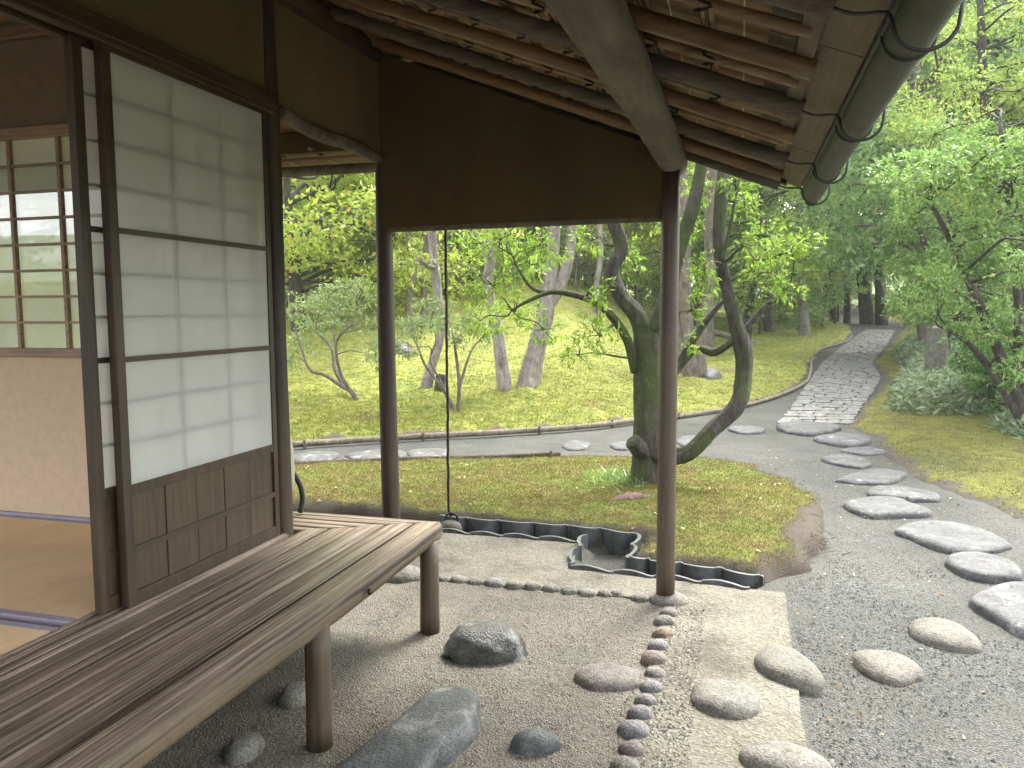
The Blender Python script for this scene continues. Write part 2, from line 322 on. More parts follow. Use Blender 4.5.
# ------------------------------------------------------------------ object helpers
def wloc(o):
    v = np.zeros(3)
    while o is not None: v += np.array(o.location); o = o.parent
    return v
def tag(o, label=None, cat=None, group=None, kind=None):
    if label: o['label'] = label
    if cat: o['category'] = cat
    if group: o['group'] = group
    if kind: o['kind'] = kind
    return o
def thing(name, loc, label, cat, group=None):
    o = bpy.data.objects.new(name, None); o.empty_display_size = .2; o.location = [float(q) for q in loc]; col.objects.link(o)
    return tag(o, label, cat, group)
class MB:
    def __init__(s): s.v = []; s.f = []
    def add(s, v, f):
        n = len(s.v); s.v += [tuple(map(float, q)) for q in v]; s.f += [tuple(i+n for i in q) for q in f]
    def box(s, a, b):
        (x0, y0, z0), (x1, y1, z1) = a, b
        s.add([(x0, y0, z0), (x1, y0, z0), (x1, y1, z0), (x0, y1, z0), (x0, y0, z1), (x1, y0, z1), (x1, y1, z1), (x0, y1, z1)],
              [(0, 3, 2, 1), (4, 5, 6, 7), (0, 1, 5, 4), (1, 2, 6, 5), (2, 3, 7, 6), (3, 0, 4, 7)])
    def prism(s, poly, off):
        n = len(poly); o = np.array(off)
        s.add([np.array(p, float) for p in poly]+[np.array(p, float)+o for p in poly],
              [tuple(range(n))[::-1], tuple(range(n, 2*n))]+[(i, (i+1) % n, n+(i+1) % n, n+i) for i in range(n)])
    def sweep(s, pts, radii, n=10, sub=4, wob=0.0, rng=None, caps=True, ridge=0.0):
        P = np.array(pts, float); Rr = np.array(radii if np.ndim(radii) else [radii]*len(P), float)
        if sub > 1 and len(P) > 2:
            Q = [];  RR = []
            E = np.vstack([2*P[0]-P[1], P, 2*P[-1]-P[-2]])
            for i in range(len(P)-1):
                p0, p1, p2, p3 = E[i:i+4]
                for k in range(sub):
                    u = k/sub
                    Q.append(.5*((2*p1)+(-p0+p2)*u+(2*p0-5*p1+4*p2-p3)*u*u+(-p0+3*p1-3*p2+p3)*u**3)); RR.append(Rr[i]*(1-u)+Rr[i+1]*u)
            Q.append(P[-1]); RR.append(Rr[-1]); P = np.array(Q); Rr = np.array(RR)
        m = len(P); T = np.gradient(P, axis=0); T /= np.linalg.norm(T, axis=1)[:, None]+1e-9
        ref = np.array([0, 0, 1.0]) if abs(T[0][2]) < .9 else np.array([1.0, 0, 0])
        A = np.cross(T[0], ref); A /= np.linalg.norm(A)
        V = []; ang = np.arange(n)*2*np.pi/n
        for i in range(m):
            A = A-T[i]*np.dot(A, T[i]); A /= np.linalg.norm(A)+1e-9; B = np.cross(T[i], A)
            r = np.full(n, Rr[i])
            if wob and rng is not None: r = r*(1+wob*(rng.random(n)-.5)*2)
            if ridge: r = r*(1+ridge*(np.sin(5*ang+i*.16)+.7*np.sin(3*ang-i*.11+1)+.5*np.sin(8*ang+i*.31)))
            V += list(P[i]+np.outer(np.cos(ang)*r, A)+np.outer(np.sin(ang)*r, B))
        F = [(i*n+j, i*n+(j+1) % n, (i+1)*n+(j+1) % n, (i+1)*n+j) for i in range(m-1) for j in range(n)]
        if caps: F += [tuple(range(n))[::-1], tuple(range((m-1)*n, m*n))]
        s.add(V, F)
    def build(s, name, m, parent=None, smooth=False, bevel=0):
        me = bpy.data.meshes.new(name); off = wloc(parent)
        me.from_pydata([tuple(np.array(q)-off) for q in s.v], [], s.f); me.validate()
        me.materials.append(m)
        if smooth: me.polygons.foreach_set('use_smooth', [True]*len(me.polygons))
        o = bpy.data.objects.new(name, me); col.objects.link(o)
        if parent is not None: o.parent = parent
        if bevel:
            bv = o.modifiers.new('bevel', 'BEVEL'); bv.width = bevel; bv.segments = 2; bv.limit_method = 'ANGLE'
        return o
def boxo(name, a, b, m, parent=None, bevel=0):
    q = MB(); q.box(a, b); return q.build(name, m, parent, bevel=bevel)
def np_mesh(name, V, F, m, parent=None, smooth=False, attrs=None):
    V = np.asarray(V, np.float32)-wloc(parent).astype(np.float32); F = np.asarray(F, np.int32); k = F.shape[1]
    me = bpy.data.meshes.new(name); me.vertices.add(len(V)); me.vertices.foreach_set('co', V.ravel())
    me.loops.add(F.size); me.loops.foreach_set('vertex_index', F.ravel())
    me.polygons.add(len(F)); me.polygons.foreach_set('loop_start', np.arange(len(F), dtype=np.int32)*k)
    me.polygons.foreach_set('use_smooth', np.full(len(F), smooth))
    for n_, d in (attrs or {}).items():
        a = me.attributes.new(n_, 'FLOAT', 'POINT'); a.data.foreach_set('value', np.asarray(d, np.float32))
    me.update(calc_edges=True); me.materials.append(m)
    o = bpy.data.objects.new(name, me); col.objects.link(o)
    if parent is not None: o.parent = parent
    return o
def unit(a): return a/(np.linalg.norm(a, axis=-1, keepdims=True)+1e-9)
def leaves(C, D, L, W, rng, cup=.15):
    """centres C, directions D -> diamond leaves with a folded midrib"""
    n = len(C); D = unit(D); R_ = unit(rng.normal(size=(n, 3))); Sd = unit(np.cross(D, R_)); N = np.cross(Sd, D)
    L = (L*(.65+.7*rng.random(n)))[:, None]; W = L*W
    b = C; tip = C+D*L-N*L*cup; l = C+D*L*.45+Sd*W*.5+N*L*cup*.5; r = C+D*L*.45-Sd*W*.5+N*L*cup*.5
    V = np.stack([b, r, tip, l], 1).reshape(-1, 3); F = np.arange(4*n).reshape(n, 4)
    return V, F, np.repeat(rng.random(n), 4)
def clump_leaves(clumps, L, W, rng, droop=.2, up=0.0):
    Cs = []; Ds = []
    for c, r, n in clumps:
        r = np.array(r if np.ndim(r) else (r, r, r*.7), float)
        # small sprays inside the clump
        ns = max(3, n//9)
        sp = unit(rng.normal(size=(ns, 3)))*(rng.random((ns, 1))**.45)
        idx = rng.integers(0, ns, n)
        p = sp[idx]+rng.normal(size=(n, 3))*.13
        Cs.append(np.array(c)+p*r)
        d = sp[idx]*.8+rng.normal(size=(n, 3))*.6; d[:, 2] += up-droop; Ds.append(d)
    C = np.vstack(Cs); D = np.vstack(Ds)
    return leaves(C, D, L, W, rng)

ORD = ['first', 'second', 'third', 'fourth', 'fifth', 'sixth', 'seventh', 'eighth', 'ninth', 'tenth', 'eleventh', 'twelfth', 'thirteenth', 'fourteenth', 'fifteenth', 'sixteenth', 'seventeenth', 'eighteenth']
rng = np.random.default_rng(7)

# ------------------------------------------------------------------ ground sheets
def P2d(poly): return np.array([(float(p[0]), float(p[1])) for p in poly])
def sdist(P, poly):
    """signed distance to polygon, inside positive"""
    poly = P2d(poly); n = len(poly); d = np.full(len(P), 1e9); ins = np.zeros(len(P), bool)
    for i in range(n):
        a, b = poly[i], poly[(i+1) % n]; e = b-a; q = P-a
        t_ = np.clip((q@e)/(e@e+1e-12), 0, 1); d = np.minimum(d, np.hypot(*(q-np.outer(t_, e)).T))
        c = ((a[1] > P[:, 1]) != (b[1] > P[:, 1])) & (P[:, 0] < (b[0]-a[0])*(P[:, 1]-a[1])/(b[1]-a[1]+1e-12)+a[0])
        ins ^= c
    return np.where(ins, d, -d)
def vnoise(x, y, sc, seed=0):
    r = np.random.default_rng(seed); T_ = r.random((64, 64)); x = np.asarray(x)*sc; y = np.asarray(y)*sc
    xi = np.floor(x).astype(int); yi = np.floor(y).astype(int); fx = x-xi; fy = y-yi; fx = fx*fx*(3-2*fx); fy = fy*fy*(3-2*fy)
    g = lambda i, j: T_[i % 64, j % 64]
    return (g(xi, yi)*(1-fx)+g(xi+1, yi)*fx)*(1-fy)+(g(xi, yi+1)*(1-fx)+g(xi+1, yi+1)*fx)*fy-.5
def grid(xs, ys):
    X, Y = np.meshgrid(xs, ys); nx, ny = len(xs), len(ys)
    i = np.arange((ny-1)*nx).reshape(ny-1, nx)[:, :-1].ravel()
    return X.ravel(), Y.ravel(), np.stack([i, i+1, i+nx+1, i+nx], 1)

# tile lines in plan (from the photo's ground points)
UP1 = [G(x, y, .05) for x, y in ((440, 517), (469, 520), (502, 522.5), (536, 524.5), (569, 526.5), (604, 529.5), (637, 534.5))]
UPC = [G(x, y, .05) for x, y in ((637, 534.5), (634, 546), (629, 558.5))]
UP2 = [G(x, y, .05) for x, y in ((630, 557.5), (650, 560.5), (684, 563), (725, 567), (764, 573.5))]
LO1 = [G(x, y, .0) for x, y in ((440, 532), (471, 535), (504, 537), (540, 539.5), (578, 543))]
LOC = [G(x, y, .0) for x, y in ((586.5, 541), (577, 552), (570, 568))]
LO2 = [G(x, y, .0) for x, y in ((570, 568.5), (614, 573.5), (655, 578), (702, 583.5), (750, 589.5))]
trench = [*LO1, *LOC, *LO2, *UP2[::-1], *UPC[::-1], *UP1[::-1]]
xs = np.concatenate([np.linspace(-140, -14, 22), np.linspace(-12, -4.2, 30), np.arange(-4, 3, .04), np.linspace(3.1, 12, 40), np.linspace(14, 140, 22)])
ys = np.concatenate([np.linspace(-60, -3, 14), np.linspace(-2, 1.4, 30), np.arange(1.5, 9, .04), np.linspace(9.1, 30, 70), np.linspace(32, 200, 40)])
X, Y, F = grid(xs, ys)
P2 = np.stack([X, Y], 1); Z = H(X, Y)
def rel(x, y): return .012*vnoise(x, y, 3, 1)+.008*vnoise(x, y, 9, 2)
near = (abs(X) < 6) & (Y > 0) & (Y < 12)
Z[near] += rel(X[near], Y[near])
tn = near & (Y < 6.5) & (Y > 3)
Z[tn] -= .085*sstep(-.01, .05, sdist(P2[tn], trench))
tag(np_mesh('ground', np.stack([X, Y, Z], 1), F, M['gravel'], smooth=True), kind='structure')

# packed earth floor inside the cobble rows, and the limed strip outside of them
def sheet(name, poly, step, zf, m, skirt=.05, kind='structure'):
    poly = P2d(poly); lo = poly.min(0)-.05; hi = poly.max(0)+.05
    x, y, f = grid(np.arange(lo[0], hi[0], step), np.arange(lo[1], hi[1], step))
    fn = lambda a_, b_: sdist(np.stack([a_, b_], 1), poly)+.012*vnoise(a_, b_, 5, 5)+.006*vnoise(a_, b_, 15, 6)
    s_ = fn(x, y); keep = (s_[f] > 0).any(1); o_ = (s_ <= 0) & (s_ > -step*2.2); e_ = 1e-3
    gx = (fn(x[o_]+e_, y[o_])-s_[o_])/e_; gy = (fn(x[o_], y[o_]+e_)-s_[o_])/e_; gn = np.hypot(gx, gy)+1e-6
    x = x.copy(); y = y.copy(); x[o_] -= s_[o_]*gx/gn; y[o_] -= s_[o_]*gy/gn
    z = zf(x, y)+np.where(s_ > 0, 0, -.004)
    used = np.unique(f[keep]); mp = np.full(len(x), -1); mp[used] = np.arange(len(used))
    Vv = np.stack([x, y, z], 1)[used]; Ff = mp[f[keep]]; ed = {}
    for q in Ff:
        for k in range(4):
            a_, b_ = int(q[k]), int(q[(k+1) % 4]); ed[(a_, b_)] = 1
    rim = [(a_, b_) for a_, b_ in ed if (b_, a_) not in ed]; vs = sorted({a_ for e2 in rim for a_ in e2}); ix = {a_: len(Vv)+i for i, a_ in enumerate(vs)}
    Vv = np.vstack([Vv, Vv[vs]-[0, 0, skirt]]); Ff = np.vstack([Ff, [(b_, a_, ix[a_], ix[b_]) for a_, b_ in rim]])
    return tag(np_mesh(name, Vv, Ff, m, smooth=False, attrs={'edge': np.zeros(len(Vv))}), kind=kind)
CX, CY = -.335, 4.03      # corner of the cobble rows, under the round post
rough = lambda a: (lambda x, y: a+.008*vnoise(x, y, 6, 3)+.006*vnoise(x, y, 17, 4)+.004*vnoise(x, y, 40, 6))
sheet('earth_floor', [(-9, -5), (CX+.03, -5), (CX, CY), (-9, CY-.12)], .03, rough(-.004), M['earth'])
sheet('lime_strip', [(CX+.02, -5), (.245, -5), (.25, 4.32), *[(p[0], p[1]+.0) for p in LO2[::-1]], *[(p[0], p[1]) for p in LOC[::-1]], *[(p[0], p[1]) for p in LO1[::-1]], (-9, LO1[0][1]+.1), (-9, CY-.14), (CX-.01, CY)], .03,
      lambda x, y: .003+.004*vnoise(x, y, 5, 8)+.003*vnoise(x, y, 23, 9), M['strip'])

def moss_sheet(name, poly, steps, amp, wid, m, seed, kind='stuff', bumps=.02, bare=()):
    poly = P2d(poly); xs_, ys_ = steps
    x, y, f = grid(xs_, ys_)
    s_ = sdist(np.stack([x, y], 1), poly)+.09*vnoise(x, y, 2.2, seed)+.05*vnoise(x, y, 7, seed+1)
    z = H(x, y)-.03+amp*sstep(-wid*.35, wid, s_)+bumps*(vnoise(x, y, 2.5, seed+2)+.6*vnoise(x, y, 7, seed+3)+.4*vnoise(x, y, 19, seed+4))-.12*sstep(.02, -.05, s_)
    keep = (s_[f] > -.15).all(1)
    used = np.unique(f[keep]); mp = np.full(len(x), -1); mp[used] = np.arange(len(used))
    ea = s_.copy()
    for (bx, by), br_, bk in bare: ea -= bk*np.exp(-(((x-bx)**2+(y-by)**2)/br_**2))
    o = np_mesh(name, np.stack([x, y, z], 1)[used], mp[f[keep]], m, smooth=True, attrs={'edge': ea[used]})
    s_ = np.minimum(s_, ea)
    tag(o, kind=kind)
    ok = used[s_[used] > .06]
    return o, np.stack([x, y, z], 1)[ok]
near_poly = [(-9, 7.2), *[at(x, y) for x, y in ((280, 473), (400, 468), (560, 464), (610, 463), (655, 462), (700, 464), (760, 474), (798, 488), (822, 512), (828, 545), (812, 570), (772, 580))],
             *UP2[::-1], *UPC[::-1], *UP1[::-1], (-2.6, 5.15), (-9, 5.2)]
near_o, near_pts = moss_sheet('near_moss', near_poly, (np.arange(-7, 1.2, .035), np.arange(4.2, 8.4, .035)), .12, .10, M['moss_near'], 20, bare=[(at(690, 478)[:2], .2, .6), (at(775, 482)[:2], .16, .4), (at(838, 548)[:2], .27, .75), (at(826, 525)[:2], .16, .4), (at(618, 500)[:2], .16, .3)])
far_edge = [at(x, y) for x, y in ((270, 446), (400, 440), (520, 433), (600, 425), (660, 418), (744, 406), (783, 394), (808, 381), (813, 362), (822, 350), (846, 341), (853, 333), (850, 327))]
far_poly = [(-30, 8.5), (-7, 7.3), *far_edge, (4, 60), (-60, 60), (-60, 8)]
def adapt(a, b, d0, d1): # growing steps
    out = [a]
    while out[-1] < b: out.append(out[-1]+d0+(d1-d0)*(out[-1]-a)/(b-a))
    return np.array(out)
far_o, far_pts = moss_sheet('far_moss', far_poly, (np.concatenate([np.arange(-34, -9, .3), np.arange(-9, 12, .07)]), adapt(7, 60, .05, .4)), .10, .3, M['moss_far'], 30, bumps=.13)
right_poly = [at(x, y) for x, y in ((843, 427), (862, 437), (876, 450), (893, 464), (912, 478), (940, 490), (975, 504), (1024, 528))]+[(6, 5), (30, 8), (30, 60), (6.5, 60)]+[at(x, y) for x, y in ((903, 327), (889, 343), (870, 362), (882, 379), (864, 402))]
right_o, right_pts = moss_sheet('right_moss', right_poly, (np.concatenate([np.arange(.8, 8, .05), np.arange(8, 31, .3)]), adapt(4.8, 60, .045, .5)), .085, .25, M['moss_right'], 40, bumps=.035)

hx, hy, hf = grid(np.arange(-120, 121, 4), np.arange(48, 160, 3)); hz = H(hx, hy)+.15*sstep(48, 58, hy)-.05+.5*vnoise(hx, hy, .15, 70)*sstep(60, 70, hy)
M['floor'] = simple('wood_floor', (.08, .11, .04), (.18, .22, .09), .6, .95, .5, .1)
tag(np_mesh('hills', np.stack([hx, hy, hz], 1), hf, M['floor'], smooth=True), kind='structure')
def tuft_mat(name, greens):
    m, t, b = mat(name); v = coords(t, (1, 1, 1), False); out = t.nodes['Material Output']
    c = ramp(t, noise(t, .9, 7, .68, v), greens); c = mixc(t, 1.0, c, ramp(t, noise(t, 9, 6, .7, v), [(.3, (.7, .68, .62)), (.7, (1.3, 1.28, 1.2))]), 'MULTIPLY')
    a = nd(t, 'ShaderNodeAttribute'); a.attribute_name = 'rnd'
    c = mixc(t, 1.0, c, ramp(t, a.outputs['Fac'], [(0, (.7, .68, .6)), (.5, (1, 1, 1)), (1, (1.35, 1.3, 1.25))]), 'MULTIPLY')
    t.links.new(c, b.inputs['Base Color']); b.inputs['Roughness'].default_value = .9
    tl = nd(t, 'ShaderNodeBsdfTranslucent'); t.links.new(c, tl.inputs[0]); mx = nd(t, 'ShaderNodeMixShader'); mx.inputs[0].default_value = .3
    t.links.new(b.outputs[0], mx.inputs[1]); t.links.new(tl.outputs[0], mx.inputs[2]); t.links.new(mx.outputs[0], out.inputs[0]); return m
M['tf_near'] = tuft_mat('near_moss_tuft', MN); M['tf_far'] = tuft_mat('far_moss_tuft_green', MF); M['tf_right'] = tuft_mat('right_moss_tuft', MR)
def tufts(name, pts, n, L, W, m, seed, dens=None, up=1.0):
    r = np.random.default_rng(seed)
    if dens is not None: p_ = dens(pts); p_ = p_/p_.sum()
    else: p_ = None
    C = pts[r.choice(len(pts), n, p=p_)]+r.normal(size=(n, 3))*[.03, .03, .004]
    D = r.normal(size=(n, 3))*.6; D[:, 2] = abs(D[:, 2])+up*.5
    V, F_, a = leaves(C, D, L, W, r)
    return tag(np_mesh(name, V, F_, m, attrs={'rnd': a}), kind='stuff')
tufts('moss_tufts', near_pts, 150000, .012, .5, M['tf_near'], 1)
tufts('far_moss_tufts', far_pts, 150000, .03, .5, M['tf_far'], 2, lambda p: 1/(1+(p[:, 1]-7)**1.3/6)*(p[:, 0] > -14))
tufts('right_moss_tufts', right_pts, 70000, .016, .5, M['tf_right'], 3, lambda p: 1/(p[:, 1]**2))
# crushed stone on the path and litter
r = np.random.default_rng(5); n = 100000
gp = np.stack([r.uniform(.1, 3.6, n), 1.5+6.8*r.random(n)**1.5, np.zeros(n)], 1)
gp = gp[(gp[:, 0] > .27) | (gp[:, 1] > 5.2)]; gp = gp[sdist(gp[:, :2], near_poly) < -.05]; gp = gp[sdist(gp[:, :2], right_poly) < -.05]
def pebbles(name, C, size, m, r):
    n = len(C); base = np.array([(1, 0, 0), (0, 1, 0), (-1, 0, 0), (0, -1, 0), (0, 0, .7), (0, 0, -.7)])
    V = base[None]*(size*(.5+r.random((n, 1, 1))))*(0.6+.8*r.random((n, 6, 1)))
    a = r.random(n)*6.28; c, s_ = np.cos(a), np.sin(a)
    Rm = np.zeros((n, 3, 3)); Rm[:, 0, 0] = c; Rm[:, 0, 1] = -s_; Rm[:, 1, 0] = s_; Rm[:, 1, 1] = c; Rm[:, 2, 2] = 1
    V = np.einsum('nij,nkj->nki', Rm, V)+C[:, None]
    f = np.array([(0, 1, 4), (1, 2, 4), (2, 3, 4), (3, 0, 4), (1, 0, 5), (2, 1, 5), (3, 2, 5), (0, 3, 5)])
    F_ = (np.arange(n)[:, None, None]*6+f[None]).reshape(-1, 3)
    return tag(np_mesh(name, V.reshape(-1, 3), F_, m, attrs={'rnd': np.repeat(r.random(n), 6)}), kind='stuff')
m, t, b = mat('crushed_stone'); a = nd(t, 'ShaderNodeAttribute'); a.attribute_name = 'rnd'
t.links.new(ramp(t, a.outputs['Fac'], [(0, (.058, .061, .053)), (.5, (.085, .086, .076)), (.95, (.115, .115, .104)), (1, (.2, .195, .18))]), b.inputs['Base Color']); b.inputs['Roughness'].default_value = .9; M['crushed'] = m
m, t, b = mat('pale_grit'); a = nd(t, 'ShaderNodeAttribute'); a.attribute_name = 'rnd'
t.links.new(ramp(t, a.outputs['Fac'], [(0, (.11, .1, .08)), (.4, (.2, .18, .14)), (1, (.3, .28, .23))]), b.inputs['Base Color']); b.inputs['Roughness'].default_value = .9; M['pale_grit'] = m
gp[:, 2] = H(gp[:, 0], gp[:, 1])+rel(gp[:, 0], gp[:, 1])-.001
pebbles('gravel', gp, .0048, M['crushed'], r)
r2 = np.random.default_rng(55); n = 20000
gc = np.stack([r2.uniform(.27, 2.6, n), 1.5+3.6*r2.random(n), np.zeros(n)], 1); kk = vnoise(gc[:, 0], gc[:, 1], 1.3, 90)+.6*vnoise(gc[:, 0], gc[:, 1], 3.7, 91) > -.12; gc = gc[kk]
gc = gc[sdist(gc[:, :2], near_poly) < -.1]; gc[:, 2] = H(gc[:, 0], gc[:, 1])+rel(gc[:, 0], gc[:, 1])
pebbles('gravel', gc, .0072, M['crushed'], r2)
n = 16000; ge = np.stack([r2.uniform(-1.7, CX-.03, n), r2.uniform(1.6, 4.0, n), np.zeros(n)], 1); ge = ge[vnoise(ge[:, 0], ge[:, 1], 2.1, 92) > -.15]
ge[:, 2] = rough(-.004)(ge[:, 0], ge[:, 1])+.0005
m, t, b = mat('earth_grit'); a = nd(t, 'ShaderNodeAttribute'); a.attribute_name = 'rnd'
t.links.new(ramp(t, a.outputs['Fac'], [(0, (.09, .08, .062)), (.5, (.14, .127, .1)), (1, (.21, .19, .15))]), b.inputs['Base Color']); b.inputs['Roughness'].default_value = .95; M['earth_grit'] = m
pebbles('fine_gravel', ge, .0036, M['earth_grit'], r2)
sp = np.stack([r.uniform(CX+.04, CX+.2, 1500), r.uniform(1.8, 3.95, 1500), np.full(1500, .005)], 1)
pebbles('fine_gravel', sp, .0055, M['pale_grit'], r)
lt = np.vstack([near_pts[r.choice(len(near_pts), 260)], right_pts[r.choice(len(right_pts), 200, p=(1/right_pts[:, 1]**2)/(1/right_pts[:, 1]**2).sum())], far_pts[r.choice(len(far_pts), 500)]])
lt[:, 2] += .012; D = r.normal(size=(len(lt), 3)); D[:, 2] *= .15
V, F_, a = leaves(lt, D, .035, .6, r); tag(np_mesh('leaf_litter', V, F_, M['litter'], attrs={'rnd': a}), kind='stuff')

tw = np.stack([*(at(806, 552)[:2, None]+r.normal(size=(2, 260))*[[.09], [.24]]), np.zeros(260)], 1); tw[:, 2] = H(tw[:, 0], tw[:, 1])+.05+.03*r.random(260)
D = r.normal(size=(260, 3)); D[:, 2] *= .25
M['twig'] = leaf_mat('dry_twig', [(0, (.04, .03, .022)), (.6, (.1, .08, .06)), (1, (.2, .17, .13))], .1, .9)
V, F_, a = leaves(tw, D, .09, .04, r); tag(np_mesh('twig_litter', V, F_, M['twig'], attrs={'rnd': a}), kind='stuff')
gl = np.stack([r.uniform(.3, 3.2, 420), r.uniform(2, 9, 420), np.zeros(420)], 1); gl[:, 2] = H(gl[:, 0], gl[:, 1])+.012; D = r.normal(size=(420, 3)); D[:, 2] *= .15
V, F_, a = leaves(gl, D, .022, .6, r); tag(np_mesh('leaf_litter', V, F_, M['litter'], attrs={'rnd': a}), kind='stuff')
# ------------------------------------------------------------------ stones
def stone_mesh(poly, h, p=4.0, seed=0, z0=None, rough_=.03, sink=.04):
    """rounded stone whose plan outline is poly (world xy)"""
    r = np.random.default_rng(seed); poly = P2d(poly); n0 = len(poly)
    N = 48; E = np.vstack([poly[-1:], poly, poly[:2]]); out = []
    for i in range(N):
        u = i*n0/N; k = int(u); u -= k; p0, p1, p2, p3 = E[k], E[k+1], E[k+2], E[(k+3)] if k+3 < len(E) else poly[2 % n0]
        out.append(.5*((2*p1)+(-p0+p2)*u+(2*p0-5*p1+4*p2-p3)*u*u+(-p0+3*p1-3*p2+p3)*u**3))
    out = np.array(out); c = out.mean(0); size = np.sqrt(((out-c)**2).sum(1).mean())
    zb = H(*c) if z0 is None else z0
    V = []; ph = np.linspace(0, math.pi/2*.96, 12); ex = 2/p
    R_ = [1.03, 1.02]+[math.cos(a_)**ex for a_ in ph]
    ZZ = [-sink, -sink*.4]+[h*math.sin(a_)**.95 for a_ in ph]
    R_ += [R_[-1]*k_ for k_ in (.8, .6, .4, .2)]; ZZ += [ZZ[-1]]*4
    ox, oy = r.random(2)*50
    for q, z in zip(R_, ZZ):
        ring = c+(out-c)*q; up_ = min(1, max(0, z/h))
        nz = vnoise(ring[:, 0]+ox, ring[:, 1]+oy, 1.1/size, seed)+.45*vnoise(ring[:, 0]+ox, ring[:, 1]+oy, 3.1/size, seed+1)+.22*vnoise(ring[:, 0]+ox, ring[:, 1]+oy, 8/size, seed+1)
        dz = rough_*size*1.3*nz*up_**1.5
        sd_ = .05*size*vnoise(ring[:, 0]*2+z*3/size*.2+ox, ring[:, 1]*2+oy+z, 3/size, seed+2)*(1-up_)*rough_/.03
        dirn = unit(ring-c)
        ring = ring+dirn*np.asarray(sd_)[:, None]
        V += [(a_[0], a_[1], zb+z+d_) for a_, d_ in zip(ring, dz)]
    V.append((c[0], c[1], float(np.mean([v_[2] for v_ in V[-N:]])))); F_ = []; L = len(R_)
    for i in range(L-1): F_ += [(i*N+j, i*N+(j+1) % N, (i+1)*N+(j+1) % N, (i+1)*N+j) for j in range(N)]
    F_ += [((L-1)*N+j, (L-1)*N+(j+1) % N, len(V)-1) for j in range(N)]
    q = MB(); q.add(V, F_); return q, np.array([c[0], c[1], zb])
def stone(name, poly, h, m, label, cat, group=None, p=4.0, seed=0, z0=None, rough_=.03, parent=None, sink=.04):
    q, c = stone_mesh(poly, h, p, seed, z0, rough_, sink)
    me = bpy.data.meshes.new(name); off = c if parent is None else wloc(parent)
    me.from_pydata([tuple(np.array(v_)-off) for v_ in q.v], [], q.f); me.materials.append(m)
    me.polygons.foreach_set('use_smooth', [True]*len(me.polygons))
    o = bpy.data.objects.new(name, me); col.objects.link(o)
    if parent is None: o.location = c; tag(o, label, cat, group)
    else: o.parent = parent
    return o
def bbox_poly(x0, y0, x1, y1, h, seed=0, k=.9):
    cx = (x0+x1)/2; Fp = G(cx, y1, 0); Bp = G(cx, y0, h*k); c = (Fp+Bp)/2; ln = np.linalg.norm((Bp-Fp)[:2])/2
    wd = (x1-x0)/2*depth(c)/FPX; dv = unit((Bp-Fp)[:2]); sv = np.array([dv[1], -dv[0]]); r = np.random.default_rng(seed)
    return [c[:2]+sv*math.cos(a)*wd*(1+.07*r.normal())+dv*math.sin(a)*ln*(1+.05*r.normal()) for a in np.arange(12)*math.pi/6]
def zoomed(pts, z, ox, oy, h=0.0): return [G(ox+x/z, oy+y/z, h) for x, y in pts]
GS = 'stepping stones under the eaves'
stone('stepping_stone', bbox_poly(443, 617, 525, 665, .13, 1), .135, M['st_dark'], 'dark wet rounded boulder on the earth floor beside the far veranda leg', 'stone', GS, 2.6, 11, 0, .12)
stone('stepping_stone', [G(x, y, .05) for x, y in ((334, 768), (368, 742), (399, 719), (426, 695), (453, 686), (477, 690), (480, 704), (475, 723), (457, 742), (438, 758), (424, 775), (392, 800), (330, 812), (312, 790))], .075, M['st_slab'],
      'long blue-grey flat slab on the earth floor at the bottom of the photo', 'stone', GS, 16, 12, 0, .05)
stone('stepping_stone', bbox_poly(510, 725, 558, 754, .06, 3), .06, M['st_slab'], 'small grey stone on the earth floor right of the long slab', 'stone', GS, 2.5, 13, 0, .06)
stone('stepping_stone', bbox_poly(575, 659, 641, 692, .045, 4), .045, M['st_pink'], 'smooth pinkish oval stone on the earth floor against the cobble row', 'stone', GS, 3.5, 14, 0, .03)
GR = 'rounded stepping stones leading out to the path'
stone('stepping_stone', bbox_poly(690, 676, 761, 720, .05, 5), .055, M['st_grey'], 'round grey stone set in the pale limed strip beside the cobbles', 'stone', GR, 4.5, 15, 0, .05)
stone('stepping_stone', zoomed([(335, 285), (375, 262), (430, 272), (480, 305), (516, 345), (500, 364), (440, 355), (380, 335), (345, 312)], 2.56, 624, 543, .03), .06, M['st_beige'], 'beige oval stone straddling the outer edge of the limed strip', 'stone', GR, 4.5, 16, 0, .04)
stone('stepping_stone', bbox_poly(741, 738, 830, 782, .05, 7), .05, M['st_grey'], 'large grey oval stone on the limed strip cut by the bottom of the photo', 'stone', GR, 4.5, 17, 0, .03)
stone('stepping_stone', zoomed([(582, 268), (640, 262), (700, 272), (745, 292), (772, 318), (755, 330), (700, 345), (640, 325), (600, 300)], 2.56, 624, 543, .03), .05, M['st_beige'], 'pale beige stone with dark left end lying in the gravel', 'stone', GR, 4.5, 18, None, .05)
stone('stepping_stone', zoomed([(732, 192), (790, 183), (860, 200), (915, 240), (908, 260), (850, 258), (780, 240), (738, 218)], 2.56, 624, 543, .03), .055, M['st_beige'], 'whitish oval stone in the gravel nearest the big flat path stones', 'stone', GR, 4.5, 19, None, .04)
GP = 'flat stepping stones along the gravel path'
Z3 = lambda p, h: zoomed(p, 3.413, 724, 400, h)
